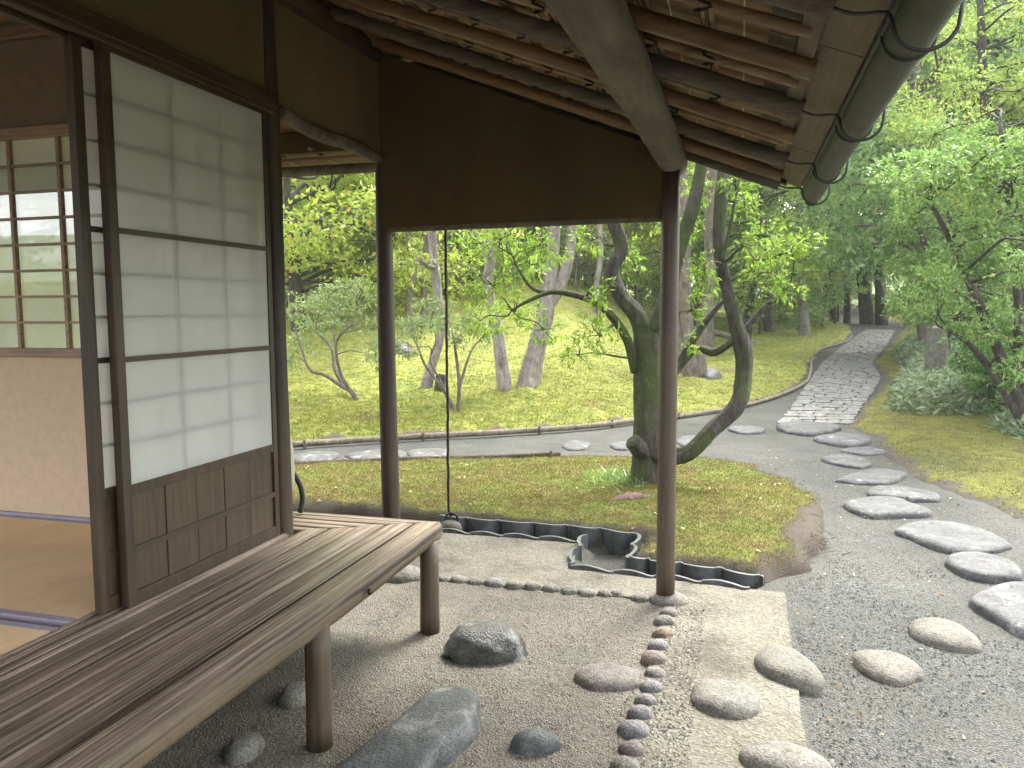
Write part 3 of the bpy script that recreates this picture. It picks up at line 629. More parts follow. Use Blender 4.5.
path_st = [
 ([(840, 665), (930, 625), (1024, 615), (1120, 640), (1130, 790), (1010, 775), (930, 730), (870, 700)], .06, 'big rough grey flat stone cut by the right edge of the photo'),
 ([(755, 535), (800, 515), (900, 520), (1000, 555), (1020, 590), (960, 600), (880, 595), (800, 570)], .05, 'thick grey flat stone second from the right edge of the photo'),
 ([(580, 435), (640, 410), (760, 405), (870, 430), (960, 470), (980, 490), (900, 508), (800, 508), (700, 488), (630, 458)], .04, 'widest grey flat stone with a ragged edge beside the mossy bank'),
 ([(408, 346), (480, 328), (590, 330), (650, 350), (712, 378), (600, 385), (510, 388), (440, 370)], .045, 'pointed pale flat stone just before the widest path stone'),
 ([(488, 303), (530, 290), (640, 295), (735, 315), (725, 333), (630, 332), (540, 325), (500, 315)], .045, 'long narrow flat stone bordering the right moss'),
 ([(378, 268), (460, 240), (530, 232), (600, 240), (625, 250), (560, 278), (480, 280), (420, 272)], .03, 'diamond-shaped grey flat stone behind the long narrow one'),
 ([(330, 195), (400, 182), (470, 190), (505, 212), (470, 222), (400, 215)], .035, 'smooth light oval flat stone alone left of the stone row'),
 ([(395, 165), (460, 155), (530, 162), (580, 170), (500, 182), (430, 175)], .025, 'thin low flat stone half sunk at the moss edge'),
 ([(305, 125), (400, 112), (480, 120), (500, 135), (440, 152), (350, 140)], .05, 'raised flat stone second from the paved walk'),
 ([(180, 82), (260, 70), (360, 80), (398, 92), (310, 110), (210, 100)], .06, 'raised oval flat stone touching the near end of the paved walk'),
 ([(15, 92), (60, 82), (130, 90), (130, 104), (60, 108)], .04, 'pale flat stone in the gravel left of the paved walk')]
for i, (p_, h, lb) in enumerate(path_st):
    stone('path_stone', Z3(p_, h*.6), h, M['st_path'], lb, 'stone', GP, 16, 50+i, None, .05)
GL = 'flat stones in the path behind the near moss'
for i, (p_, lb) in enumerate([
    ([(562, 447), (572, 442), (590, 445), (586, 450), (570, 451)], 'small pale flat stone in the back path just past the end of the short rail'),
    ([(610, 446), (620, 443), (634, 445), (632, 450), (615, 450)], 'grey flat stone in the back path close to the leaning tree'),
    ([(289, 459), (308, 454), (338, 454), (332, 461), (305, 464)], 'grey flat stone in the back path right of the shoji post'),
    ([(345, 456), (380, 451), (404, 453), (402, 459), (370, 462)], 'grey flat stone in the back path behind the dark wooden pillar'),
    ([(408, 453), (430, 450), (450, 452), (440, 459), (415, 460)], 'grey flat stone in the back path just right of the pillar'),
    ([(676, 441), (690, 437), (712, 440), (706, 447), (684, 447)], 'grey flat stone in the back path between the post and the curved limb')]):
    stone('path_stone', [at(x, y) for x, y in p_], .03, M['st_path'], lb, 'stone', GL, 8, 80+i, None, .03)

# cobble rows
CM = {'grey': 'st_grey', 'blue-grey': 'st_blue', 'tan': 'st_tan', 'rosy': 'st_rose', 'beige': 'st_beige', 'brown': 'st_pink'}
rowA = [('grey', 640, 595, 15), ('grey', 617, 590, 10), ('beige', 604, 590, 11), ('grey', 587, 590, 15), ('beige', 569, 588, 16), ('grey', 551, 585.5, 15), ('grey', 533, 583.5, 15), ('grey', 514, 582, 16), ('blue-grey', 494, 580.5, 17), ('grey', 476, 579, 15), ('grey', 458.5, 577, 15), ('grey', 440, 575.5, 13), ('grey', 416, 574.5, 17)]
rowV = [('grey', 674, 605, 20), ('brown', 669, 611, 17), ('grey', 665, 619, 20), ('tan', 662.5, 631, 20), ('blue-grey', 659, 643, 20), ('rosy', 653.5, 656, 25), ('grey', 655.5, 670, 19), ('blue-grey', 651.5, 684, 21), ('blue-grey', 646.5, 697, 20), ('blue-grey', 641.5, 710, 24), ('blue-grey', 634.5, 726.5, 29), ('brown', 632.5, 746, 25), ('grey', 626, 762, 27), ('blue-grey', 618, 782, 30), ('grey', 609, 805, 32)]
def cobble(colr, px, py, wpx, label, group, seed, flat):
    c = G(px, py, .02); r_ = np.random.default_rng(seed); w_ = wpx/2*depth(c)/FPX*(1.16 if flat else 1.1); l_ = w_*(.78 if not flat else .8)
    a0 = YAW; poly = [c[:2]+np.array([math.cos(a)*w_*(1+.06*r_.normal()), math.sin(a)*l_*(1+.06*r_.normal())]) for a in np.arange(10)*math.pi/5]
    stone('cobble', poly, w_*(.6 if flat else .7), M[CM[colr]], label, 'cobble', group, 2.3, seed, 0, .05)
for i, (c_, x, y, w_) in enumerate(rowA[1:]):
    cobble(c_, x, y, w_, f'{c_} cobble, {ORD[i]} from the round post in the row running left', 'cobbles in the row from the post to the veranda', 100+i, True)
cobble(*rowA[0], 'low grey cobble beside the foot of the round post, at the corner of both rows', 'cobbles in the row from the post to the veranda', 99, True)
for i, (c_, x, y, w_) in enumerate(rowV[1:]):
    cobble(c_, x, y, w_, f'{c_} cobble, {ORD[i]} from the round post in the row coming towards the viewer', 'cobbles in the row coming forward from the post', 130+i, False)

# paved walk
pl = [at(x, y) for x, y in ((778, 425), (797, 398), (821, 364), (838, 350), (856, 336), (867, 330))]
pr = [at(x, y) for x, y in ((850, 425), (868, 400), (882, 379), (872, 364), (888, 344), (895, 330))]
q = MB(); r = np.random.default_rng(9)
def lerp_path(L, u): L = np.array(L); k = min(int(u*(len(L)-1)), len(L)-2); f_ = u*(len(L)-1)-k; return L[k]*(1-f_)+L[k+1]*f_
Ls = np.concatenate([[0], np.cumsum([np.linalg.norm(pl[i+1]-pl[i]) for i in range(5)])])
def edge(L, s_): 
    k = min(np.searchsorted(Ls, s_, 'right')-1, 4); f_ = (s_-Ls[k])/(Ls[k+1]-Ls[k]); return L[k]*(1-f_)+L[k+1]*f_
s_ = 0
while s_ < Ls[-1]-.3:
    ds = .24+.2*r.random(); nb = int(r.integers(4, 7)); us = np.cumsum([0]+list(.7+.6*r.random(nb))); us /= us[-1]
    for a0, a1 in zip(us[:-1], us[1:]):
        g = .009; A = edge(pl, s_+g)*(1-a0)+edge(pr, s_+g)*a0; B = edge(pl, s_+g)*(1-a1)+edge(pr, s_+g)*a1
        C_ = edge(pl, min(s_+ds-g, Ls[-1]))*(1-a1)+edge(pr, min(s_+ds-g, Ls[-1]))*a1; D_ = edge(pl, min(s_+ds-g, Ls[-1]))*(1-a0)+edge(pr, min(s_+ds-g, Ls[-1]))*a0
        cc = (A+B+C_+D_)/4; pts_ = []
        for K, K2 in ((A, B), (B, C_), (C_, D_), (D_, A)):
            for f_ in (.12, .88): pts_.append(cc+(K*(1-f_)+K2*f_-cc)*.965+np.append(r.normal(size=2)*.016, 0))
        zt = .016+.008*r.random()
        top = [np.array([p_[0], p_[1], H(p_[0], p_[1])+zt]) for p_ in pts_]; bot = [np.array([p_[0], p_[1], H(p_[0], p_[1])-.02]) for p_ in pts_]
        n_ = len(top); q.add(bot+top, [tuple(range(n_, 2*n_))]+[(i, (i+1) % n_, n_+(i+1) % n_, n_+i) for i in range(n_)])
    s_ += ds
tag(q.build('paved_walk', M['walk'], bevel=.008), kind='structure')

# ------------------------------------------------------------------ tea house
RX = -1.95
RS = .388
def zr(x): return 2.134-RS*x
house = thing('tea_house', (RX, 3.06, 0), 'rustic wooden tea house with earth plaster walls, paper screens and deep bamboo eaves', 'tea house')
r = np.random.default_rng(3)
def log(name, pts, radii, m, parent=house, n=14, sub=5, wob=.03, smooth=True):
    q = MB(); q.sweep(pts, radii, n, sub, wob, np.random.default_rng(int(abs(pts[0][0]*1000)+abs(pts[0][1]*77))+1)); return q.build(name, m, parent, smooth)
p1 = log('post', [(-1.945, 3.035, .0), (-1.94, 3.035, .7), (-1.945, 3.033, 1.4), (-1.94, 3.035, 2.2), (-1.955, 3.035, 2.86)], [.043, .041, .042, .039, .036], M['post'])
p2 = log('post', [(-1.88, 4.035, .03), (-1.89, 4.04, .8), (-1.895, 4.04, 1.7), (-1.895, 4.04, 2.40)], [.052, .05, .046, .044], M['post'])
stone('base_stone', [np.array([-1.82+.13*math.cos(a), 4.02+.11*math.sin(a)]) for a in np.arange(10)*.628], .05, M['st_grey'], '', '', None, 3, 5, 0, .04, p2)
p3 = log('post', [(-.345, 4.035, .03), (-.347, 4.035, 1.0), (-.345, 4.033, 2.2)], [.048, .0465, .045], M['redpost'], wob=.008)
stone('base_stone', [np.array([-.325+.1*math.cos(a), 4.03+.085*math.sin(a)]) for a in np.arange(10)*.628], .04, M['st_grey'], '', '', None, 3, 6, 0, .04, p3)
# main wall plane above the screens
boxo('upper_wall', (RX-.035, -1.6, 2.40), (RX+.01, 3.02, 3.02), M['wall'], house)
q = MB(); zb = [2.35, 2.325, 2.33, 2.31]
q.prism([(RX+.012, 3.05, 2.345), (-1.885, 3.99, 2.325), (-1.885, 3.99, 2.86), (RX+.012, 3.05, 2.86)], (-.045, 0, 0)); q.build('hanging_wall', M['wall'], house)
log('lower_rail', [(RX+.02, 3.08, 2.35), (RX+.035, 3.4, 2.322), (RX+.045, 3.7, 2.33), (-1.895, 3.98, 2.312)], [.03, .034, .031, .03], M['barklog'])
log('wall_plate', [(RX+.03, -1.6, 2.87), (RX+.03, 1.5, 2.88), (RX+.04, 4.1, 2.865)], [.06, .062, .06], M['frame'])
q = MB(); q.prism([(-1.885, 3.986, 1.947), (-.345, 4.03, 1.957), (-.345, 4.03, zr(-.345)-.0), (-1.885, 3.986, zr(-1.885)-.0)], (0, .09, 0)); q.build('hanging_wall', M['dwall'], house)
log('lower_rail', [(-1.88, 4.03, 1.945), (-1.1, 4.05, 1.952), (-.38, 4.07, 1.957)], [.022, .024, .022], M['purlin'], n=10)
# lintel and sill with grooves
q = MB(); q.box((RX-.06, -1.6, 2.345), (RX+.055, 3.02, 2.40)); q.box((RX+.02, -1.6, 2.325), (RX+.05, 3.02, 2.347)); q.box((RX-.055, -1.6, 2.325), (RX-.03, 3.02, 2.347)); q.build('lintel', M['framey'], house, bevel=.004)
q = MB(); q.box((RX-.07, -1.6, .44), (RX+.045, 3.02, .515))
for k in (-.062, -.02, .022): q.box((RX+k, -1.6, .515), (RX+k+.018, 3.015, .524))
q.build('sill', M['deck'], house, bevel=.002)
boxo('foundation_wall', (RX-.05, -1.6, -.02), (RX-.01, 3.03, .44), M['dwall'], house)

def shoji(x, y0, y1):
    """sliding screen in the plane X=x"""
    z0, z1 = .525, 2.338; st = .038; th = .03
    fr = MB()
    fr.box((x-th/2, y0, z0), (x+th/2, y0+st, z1)); fr.box((x-th/2, y1-st*.8, z0), (x+th/2, y1, z1))
    fr.box((x-th/2+.001, y0+st, z1-.028), (x+th/2-.001, y1-st*.8, z1)); fr.box((x-th/2+.001, y0+st, z0), (x+th/2-.001, y1-st*.8, z0+.045)); fr.box((x-th/2+.001, y0+st, .895), (x+th/2-.001, y1-st*.8, .93))
    f = fr.build('shoji_screen', M['frame'], house, bevel=.002)
    a, b_ = y0+st, y1-st*.8
    pn = MB(); pn.add([(x+.008, a-.005, .93), (x+.008, b_+.005, .93), (x+.008, b_+.005, z1-.026), (x+.008, a-.005, z1-.026)], [(0, 1, 2, 3)]); pn.build('paper', M['paper'], f)
    la = MB(); rows = 10; hh = (z1-.028-.93)/rows
    for k in range(1, 3): yy = a+(b_-a)*k/3; la.box((x-.008, yy-.005, .93), (x+.0078, yy+.005, z1-.027))
    for k in range(1, rows):
        if k in (3, 6): continue
        la.box((x-.009, a, .93+hh*k-.005), (x+.0076, b_, .93+hh*k+.005))
    la.box((x-.009, b_-.05, .93), (x+.003, b_-.035, z1-.027))
    la.build('lattice', M['frame'], f)
    br = MB()
    for k in (3, 6): br.box((x-.004, a, .93+hh*k-.009), (x+.0145, b_, .93+hh*k+.009))
    br.build('cross_bar', M['framey'], f)
    for k in range(5):
        yy0 = a+(b_-a)*k/5; boxo('board_panel', (x-.008, yy0+.002, z0+.04), (x+.004+.002*(k % 2), a+(b_-a)*(k+1)/5-.002, .90), M['panel'], f, .002)
    boxo('batten', (x+.006, a, .70), (x+.0145, b_, .722), M['framey'], f, .002)
    return f
shoji(RX+.02, 2.075, 2.968)
shoji(RX-.022, 2.005, 2.90)

# room inside
WX0, WX1, WZ0, WZ1, WY = -4.4, -2.62, 1.33, 2.29, 2.95
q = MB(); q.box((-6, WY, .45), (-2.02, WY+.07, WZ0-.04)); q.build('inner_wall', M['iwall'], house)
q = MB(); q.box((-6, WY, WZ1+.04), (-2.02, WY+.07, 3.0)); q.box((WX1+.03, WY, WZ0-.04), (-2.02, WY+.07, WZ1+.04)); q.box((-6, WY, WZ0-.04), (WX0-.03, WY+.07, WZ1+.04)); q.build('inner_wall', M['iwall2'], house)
q = MB(); q.box((-6, -1.66, .0), (-2.0, -1.6, .45)); q.box((-6, -1.66, 2.45), (-2.0, -1.6, 3.0)); q.build('inner_wall', M['iwall'], house)
q = MB(); q.box((-6.06, -1.6, .0), (-6, 2.95, .45)); q.box((-6.06, -1.6, 2.5), (-6, 2.95, 3.0)); q.build('inner_wall', M['iwall'], house)
boxo('floor_base', (-6, -1.6, .40), (RX-.07, WY, .47), M['frame'], house)
boxo('baseboard', (-6, WY-.018, .52), (-2.0, WY-.001, .535), M['binding'], house)
q = MB()
q.box((WX0-.05, WY-.03, WZ0-.04), (WX1+.05, WY+.06, WZ0)); q.box((WX0-.05, WY-.03, WZ1), (WX1+.05, WY+.06, WZ1+.045)); q.box((WX0-.03, WY-.012, WZ0), (WX0, WY+.05, WZ1)); q.box((WX1, WY-.012, WZ0), (WX1+.03, WY+.05, WZ1))
win = q.build('window', M['sillw'], house, bevel=.003)
q = MB()
for k in range(1, 8): zz = WZ0+(WZ1-WZ0)*k/8; q.box((WX0, WY-.004, zz-.006), (WX1, WY+.012, zz+.006))
for xx in np.arange(-4.1, -2.7, .283)-.02: q.box((xx-.009, WY-.006, WZ0), (xx+.009, WY+.014, WZ1))
q.build('lattice', M['sillw'], win)
q = MB(); q.add([(WX0, WY+.02, WZ0), (WX1, WY+.02, WZ0), (WX1, WY+.02, WZ1), (WX0, WY+.02, WZ1)], [(0, 1, 2, 3)]); q.build('paper', M['paper'], win)
q = MB(); q.add([(-3.75, WY+.013, WZ0), (-2.97, WY+.013, WZ0), (-2.97, WY+.013, WZ1-.12), (-3.75, WY+.013, WZ1-.12)], [(0, 1, 2, 3)]); q.build('glass', M['glass'], win)
ce = boxo('ceiling', (-6, -1.6, 2.80), (RX-.04, WY, 2.83), M['ceil'], house)
for k in range(8): boxo('batten', (-5.75+.47*k, -1.6, 2.765), (-5.715+.47*k, WY-.04, 2.799), M['ceil'], ce, .004)
boxo('cornice', (-6, WY-.045, 2.72), (RX-.04, WY-.001, 2.77), M['sillw'], house, .004)
# tatami mats
for i, (x0, x1, y0, y1, lb) in enumerate([(-3.85, RX-.075, 1.94, 2.93, 'straw tatami mat by the back wall under the lattice window'), (-3.85, RX-.075, 1.0, 1.895, 'straw tatami mat nearest the open doorway at the left edge')]):
    tt = thing('tatami_mat', ((x0+x1)/2, (y0+y1)/2, .47), lb, 'mat', 'tatami mats in the room')
    boxo('rush_cover', (x0, y0+.03, .47), (x1, y1-.03, .52), M['tatami'], tt)
    boxo('cloth_border', (x0, y0, .47), (x1, y0+.03, .521), M['binding'], tt); boxo('cloth_border', (x0, y1-.03, .47), (x1, y1, .521), M['binding'], tt)

# roof: purlin, rafters, laths, mat, boards
log('purlin', [(-.345, 4.17, 2.235), (-.35, 3.2, 2.24), (-.365, 2.2, 2.235), (-.38, 1.2, 2.235), (-.36, -1.5, 2.23)], [.07, .075, .08, .082, .08], M['purlin'], n=20, wob=.025)
Y0, Y1 = -1.6, 4.16
raf = [4.13, 3.86, 3.46, 3.0, 2.62, 2.2, 1.76, 1.32, .9, .45, 0, -.45, -.9, -1.35]
for i, y in enumerate(raf):
    x0, x1 = -2.15, .165; n_ = 9
    bam = i % 2 == 1; xsn = np.linspace(x0, x1, 40 if bam else 14); rr = np.random.default_rng(i)
    if bam:
        R_ = np.array([.0275*(1.08 if abs(((x+.1*i) % .33)-.16) < .035 else 1) for x in xsn])
    else:
        R_ = .028+.004*rr.random(len(xsn))
    if i == 0: R_ = R_*.95
    q = MB(); q.sweep([(x, y+.006*rr.normal()*(not bam), zr(x)+.03) for x in xsn], R_, 12, 1, 0 if bam else .05, rr)
    q.build('rafter', M['bamboo'] if bam else M['greylog'], house, True)
ymid = [(a+b_)/2 for a, b_ in zip(raf[:-1], raf[1:])]
laths = []
for i, y in enumerate(ymid):
    q = MB(); rr = np.random.default_rng(60+i); q.sweep([(x, y+.004*rr.normal(), zr(x)+.046+.002*rr.normal()) for x in np.linspace(-2.15, .14, 12)], .0145, 8, 1, .06, rr); laths.append(q.build('lath', M['lath'], house, True))
xk = np.arange(-1.949, .0, .168)
for i, x in enumerate(xk):
    q = MB()
    for dx in (-.011, .011): rr = np.random.default_rng(90+i); q.sweep([(x+dx+.003*rr.normal(), y, zr(x+dx)+.069) for y in np.linspace(Y0, Y1, 14)], .0075, 6, 1, .05, rr)
    q.build('slat', M['slat'], house, True)
# ties
rr = np.random.default_rng(4); nt_ = 0
for la, y in list(zip(laths, ymid))[:8]:
    for x in xk:
        if x < -1.6 or y < .6 or rr.random() > .8 or nt_ > 95: continue
        q = MB(); nt_ += 1
        q.sweep([(x+.02*math.cos(a_*3), y+.021*math.cos(a_), zr(x)+.05+.024*math.sin(a_)) for a_ in np.linspace(0, 4*math.pi, 26)], .0036, 5, 1)
        if rr.random() < .3: q.sweep([(x, y, zr(x)+.028), (x+.05, y+.03, zr(x)+.016), (x+.11, y+.045, zr(x)-.005)], .003, 5, 3)
        q.build('rope_tie', M['rope'], la, True)
XM = .053
q = MB(); q.add([(-2.3, Y0, zr(-2.3)+.079), (XM, Y0, zr(XM)+.079), (XM, Y1, zr(XM)+.079), (-2.3, Y1, zr(-2.3)+.079)], [(0, 1, 2, 3)])
q.add([(-2.3, Y0, zr(-2.3)+.084), (XM, Y0, zr(XM)+.084), (XM, Y1, zr(XM)+.084), (-2.3, Y1, zr(-2.3)+.084)], [(0, 1, 2, 3)])
mt = q.build('reed_mat', M['reed'], house)
q = MB()
for x in np.arange(-2.1, XM, .095): q.prism([(x, Y0, zr(x)+.0775), (x+.0035, Y0, zr(x+.0035)+.0775), (x+.0035, Y0, zr(x)+.0789), (x, Y0, zr(x)+.0789)], (0, Y1-Y0, 0))
q.build('stitching', M['white'], mt)
def rslab(name, x0, x1, n0, n1, m, y0=Y0, y1=Y1, par=house, bevel=0):
    q = MB(); q.prism([(x0, y0, zr(x0)+n0), (x1, y0, zr(x1)+n0), (x1, y0, zr(x1)+n1), (x0, y0, zr(x0)+n1)], (0, y1-y0, 0)); return q.build(name, m, par, bevel=bevel)
yy = Y0; k = 0
while yy < Y1+.1:
    ln = .62; rslab('eave_board', XM, .27, .068+.001*(k % 2), .085, M['eboard'], yy, min(yy+ln-.004, Y1+.1)); yy += ln; k += 1
rslab('eave_batten', .118, .16, .05, .0675, M['eboard'], Y0, Y1+.06)
rslab('shingle_edge', .25, .30, .0865, .135, M['shingle'], Y0, Y1+.12); rslab('shingle_edge', .24, .32, .1365, .165, M['shingle'], Y0, Y1+.13)
ridge = -4.0
q = MB(); q.prism([(-2.4, Y0-.3, zr(-2.4)+.09), (.26, Y0-.3, zr(.26)+.09), (.27, Y0-.3, zr(.27)+.175), (ridge, Y0-.3, zr(ridge)+.175), (-6.3, Y0-.1, zr(ridge)-.8), (-6.3, Y0-.1, zr(ridge)-.88), (ridge, Y0-.3, zr(ridge)+.09)], (0, Y1-Y0+.4, 0)); q.build('roof', M['shingle'], house)
# end bargeboard over the last rafter
q = MB(); q.prism([(-1.95, Y1, zr(-1.95)+.045), (.2, Y1, zr(.2)+.045), (.2, Y1, zr(.2)+.11), (-1.95, Y1, zr(-1.95)+.11)], (0, .04, 0)); q.build('bargeboard', M['greylog'], house)
# gutter, half round and open above
GX, GZ, GR_ = .332, 2.083, .051
q = MB(); ang = np.linspace(math.pi*.98, math.pi*2.02, 15); ysg = np.concatenate([np.linspace(-1.6, 4.36, 40)])
V = []; rr = np.random.default_rng(8)
for y in ysg:
    for R_ in (GR_, GR_-.004): V += [(GX+R_*math.cos(a), y, GZ+R_*math.sin(a)-.004*(4.3-y)*0) for a in ang]
n_ = len(ang); F_ = []
for i in range(len(ysg)-1):
    for j in range(n_-1):
        a0 = i*2*n_+j; F_.append((a0, a0+1, a0+2*n_+1, a0+2*n_)); a1 = a0+n_; F_.append((a1+1, a1, a1+2*n_, a1+2*n_+1))
    for j in (0, n_-1): a0 = i*2*n_+j; F_.append((a0, a0+n_, a0+3*n_, a0+2*n_))
e = (len(ysg)-1)*2*n_; F_.append(tuple(e+j for j in range(n_))); F_.append(tuple(j for j in range(n_))[::-1])
q.add(V, F_); gut = q.build('gutter', M['gutter'], house, False)
q = MB(); q.sweep([(GX-GR_-.002, -1.6, GZ+.004), (GX-GR_-.002, 4.36, GZ+.004)], .006, 8, 1); q.build('rim', M['gutter'], gut, True)
q = MB(); q.sweep([(GX, 4.36, GZ-.03), (GX, 4.37, GZ-.03)], .035, 10, 1); q.build('end_cap', M['gutter'], gut, True)
hookys = [4.13, 3.46, 2.62, 1.76, .9, 0]
for y in hookys:
    q = MB(); pts_ = [(.14, y, zr(.14)+.03), (.2, y, GZ+.0), (.262, y, GZ-.004)]
    pts_ += [(GX+(GR_+.008)*math.cos(a), y-.01, GZ-.028+(GR_+.006)*math.sin(a)) for a in np.linspace(math.pi*1.05, math.pi*1.95, 9)]
    pts_ += [(GX+GR_+.012, y-.0, GZ+.02), (GX+GR_-.0, y+.05, GZ+.035)]
    q.sweep(pts_, .0043, 7, 3); q.build('gutter_hook', M['black'], gut, True)
    if y != 4.13:
        q = MB(); q.sweep([(GX+(GR_+.004)*math.cos(a), y+.16, GZ+(GR_+.004)*math.sin(a)) for a in np.linspace(math.pi*.95, math.pi*2.08, 12)], .0035, 7, 2); q.build('gutter_strap', M['black'], gut, True)

# north eave seen through the side opening
log('north_beam', [(-6.2, 5.0, 2.475), (-3.5, 5.0, 2.468), (-1.55, 5.0, 2.46)], [.036, .035, .034], M['purlin'], n=10)
log('north_bamboo', [(-6.2, 4.93, 2.545), (-1.55, 4.93, 2.53)], .016, M['bamboo'], n=8)
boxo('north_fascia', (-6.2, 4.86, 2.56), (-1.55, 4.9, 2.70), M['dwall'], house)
q = MB(); q.prism([(-6.2, 3.14, 3.0), (-6.2, 4.9, 2.70), (-6.2, 5.25, 2.55), (-6.2, 5.25, 2.60), (-6.2, 4.9, 2.76), (-6.2, 3.14, 3.06)], (4.62, 0, 0)); q.build('north_roof', M['bamboo'], house)
for x in (-3.3, -3.05, -2.75, -2.47, -2.2, -3.6, -4.0):
    log('north_rafter', [(x-.06, 4.84, 2.585), (x, 5.16, 2.525)], .014, M['slat'], n=8, sub=1)
q = MB(); q.sweep([(-2.72, 4.98, 2.44), (-2.72, 4.98, 2.40), (-2.735, 4.98, 2.36), (-2.72, 4.98, 2.325), (-2.70, 4.98, 2.345), (-2.695, 4.98, 2.40)], .006, 6, 4); q.build('hanging_hook', M['black'], house, True)

# ------------------------------------------------------------------ veranda
ver = thing('veranda', (-1.4, 2.3, 0), 'weathered board veranda with a log front edge on round wooden legs', 'veranda')
q = MB(); rr = np.random.default_rng(12)
q.sweep([(-1.368, y, .455+.004*math.sin(y*2.1)) for y in np.linspace(-1.6, 3.43, 26)], [.054+.003*math.sin(y*3) for y in np.linspace(-1.6, 3.43, 26)], 18, 2, .015, rr)
q.v = [(-1.375+(a_+1.368)*.75, b_, min(c_, .500+.002*math.sin(b_*5))) for a_, b_, c_ in q.v]; q.build('edge_log', M['loge'], ver, True)
q = MB(); q.sweep([(-1.32, 2.62, .448), (-1.307, 2.62, .45)], [.014, .01], 8, 1); q.build('knot', M['frame'], ver, True)
edges = [-1.345, -1.455, -1.572, -1.69, -1.80, -1.905]
ymit = [3.435, 3.372, 3.308, 3.244, 3.18, 3.116]
for k in range(5):
    x1, x0 = edges[k]-.005, edges[k+1]+.005; zt = .505+.002*((k*7) % 3-1)
    me = MB(); NX, NY = 5, 60; vv = []
    yy0, ya, yb = -1.6, ymit[k], ymit[k+1]
    for j in range(NY+1):
        for i in range(NX+1):
            x = x0+(x1-x0)*i/NX; ye = yb+(ya-yb)*i/NX; y = yy0+(ye-yy0)*j/NY
            zz = zt-.0025*((i in (0, NX)))+.004*float(vnoise(x*14, y*1.5, 1, 31+k))
            vv.append((x, y, zz))
    n0 = len(vv); vv += [(a_[0], a_[1], .47) for a_ in vv]
    st = NX+1; ff = [(j*st+i, j*st+i+1, (j+1)*st+i+1, (j+1)*st+i) for j in range(NY) for i in range(NX)]
    for j in range(NY):
        for i in (0, NX): a0 = j*st+i; ff.append((a0, a0+st, a0+st+n0, a0+n0))
    for i in range(NX):
        a0 = NY*st+i; ff.append((a0, a0+1, a0+1+n0, a0+n0))
    me.add(vv, ff); me.build('plank', M['deck'], ver)
for k in range(5):
    ya, yb = ymit[k]-.008, ymit[k+1]+.008; xe, xb = edges[k], edges[k+1]; zt = .503+.002*(k % 2)
    q = MB(); q.prism([(-6, yb, .47), (xb-.006, yb, .47), (xe-.006, ya, .47), (-6, ya, .47)], (0, 0, zt-.47)); q.build('plank', M['deckx'], ver, bevel=.004)
q = MB(); q.sweep([(-6, 3.43, .448), (-1.38, 3.43, .448)], .05, 12, 1); q.build('edge_log', M['loge'], ver, True)
for y in (3.34, 2.325, 1.29, .25):
    q = MB(); q.sweep([(-1.372, y, -.02), (-1.37, y, .2), (-1.37, y, .43)], [.046, .0445, .044], 16, 2, .01, rr); q.build('leg', M['leg'], ver, True)
for x in (-2.5, -3.6):
    q = MB(); q.sweep([(x, 3.4, -.02), (x, 3.4, .43)], .044, 14, 1); q.build('leg', M['leg'], ver, True)
for i, (x, y, s_, lb) in enumerate([(-1.62, 1.9, .07, 'dusty foundation stone under the veranda nearest the viewer'), (-1.6, 2.22, .06, 'dusty foundation stone under the veranda beside the near leg'), (-1.63, 2.6, .06, 'dusty foundation stone under the middle of the veranda'), (-1.66, 1.6, .07, 'dusty foundation stone under the veranda in the darkest corner')]):
    stone('foundation_stone', [np.array([x+s_*math.cos(a), y+s_*1.3*math.sin(a)]) for a in np.arange(9)*.698], .05, M['st_grey'], lb, 'stone', 'foundation stones under the veranda', 3, 200+i, 0, .08)

# backpack behind the corner post
bp = thing('backpack', (-2.26, 3.3, .505), 'khaki and grey backpack with black straps standing behind the corner post', 'backpack')
def pouch(c, s, seed=0, p=3.2, n=14):
    q = MB(); V = []; NU, NV = 20, 12
    for j in range(NV+1):
        ph = -math.pi/2+math.pi*j/NV
        for i in range(NU):
            th = 2*math.pi*i/NU; sg = lambda v_: math.copysign(abs(v_)**(2/p), v_)
            V.append((c[0]+s[0]*sg(math.cos(ph))*sg(math.cos(th)), c[1]+s[1]*sg(math.cos(ph))*sg(math.sin(th)), c[2]+s[2]*sg(math.sin(ph))))
    F_ = [(j*NU+i, j*NU+(i+1) % NU, (j+1)*NU+(i+1) % NU, (j+1)*NU+i) for j in range(NV) for i in range(NU)]
    q.add(V, F_); return q
pouch((-2.195, 3.31, .735), (.13, .075, .23)).build('body', M['cloth'], bp, True)
pouch((-2.17, 3.25, .61), (.12, .06, .1)).build('pocket', M['cloth2'], bp, True)
for s_ in (-1, 1):
    q = MB(); q.sweep([(-2.195+.10*s_, 3.36, .72), (-2.195+.133*s_, 3.37, .66), (-2.195+.150*s_, 3.37, .59), (-2.195+.140*s_, 3.36, .515)], .013, 6, 4); q.build('shoulder_strap', M['strap'], bp, True)
q = MB(); q.sweep([(-2.24, 3.33, .955), (-2.23, 3.33, .99), (-2.17, 3.33, .99), (-2.16, 3.33, .955)], .009, 6, 4); q.build('handle', M['strap'], bp, True)

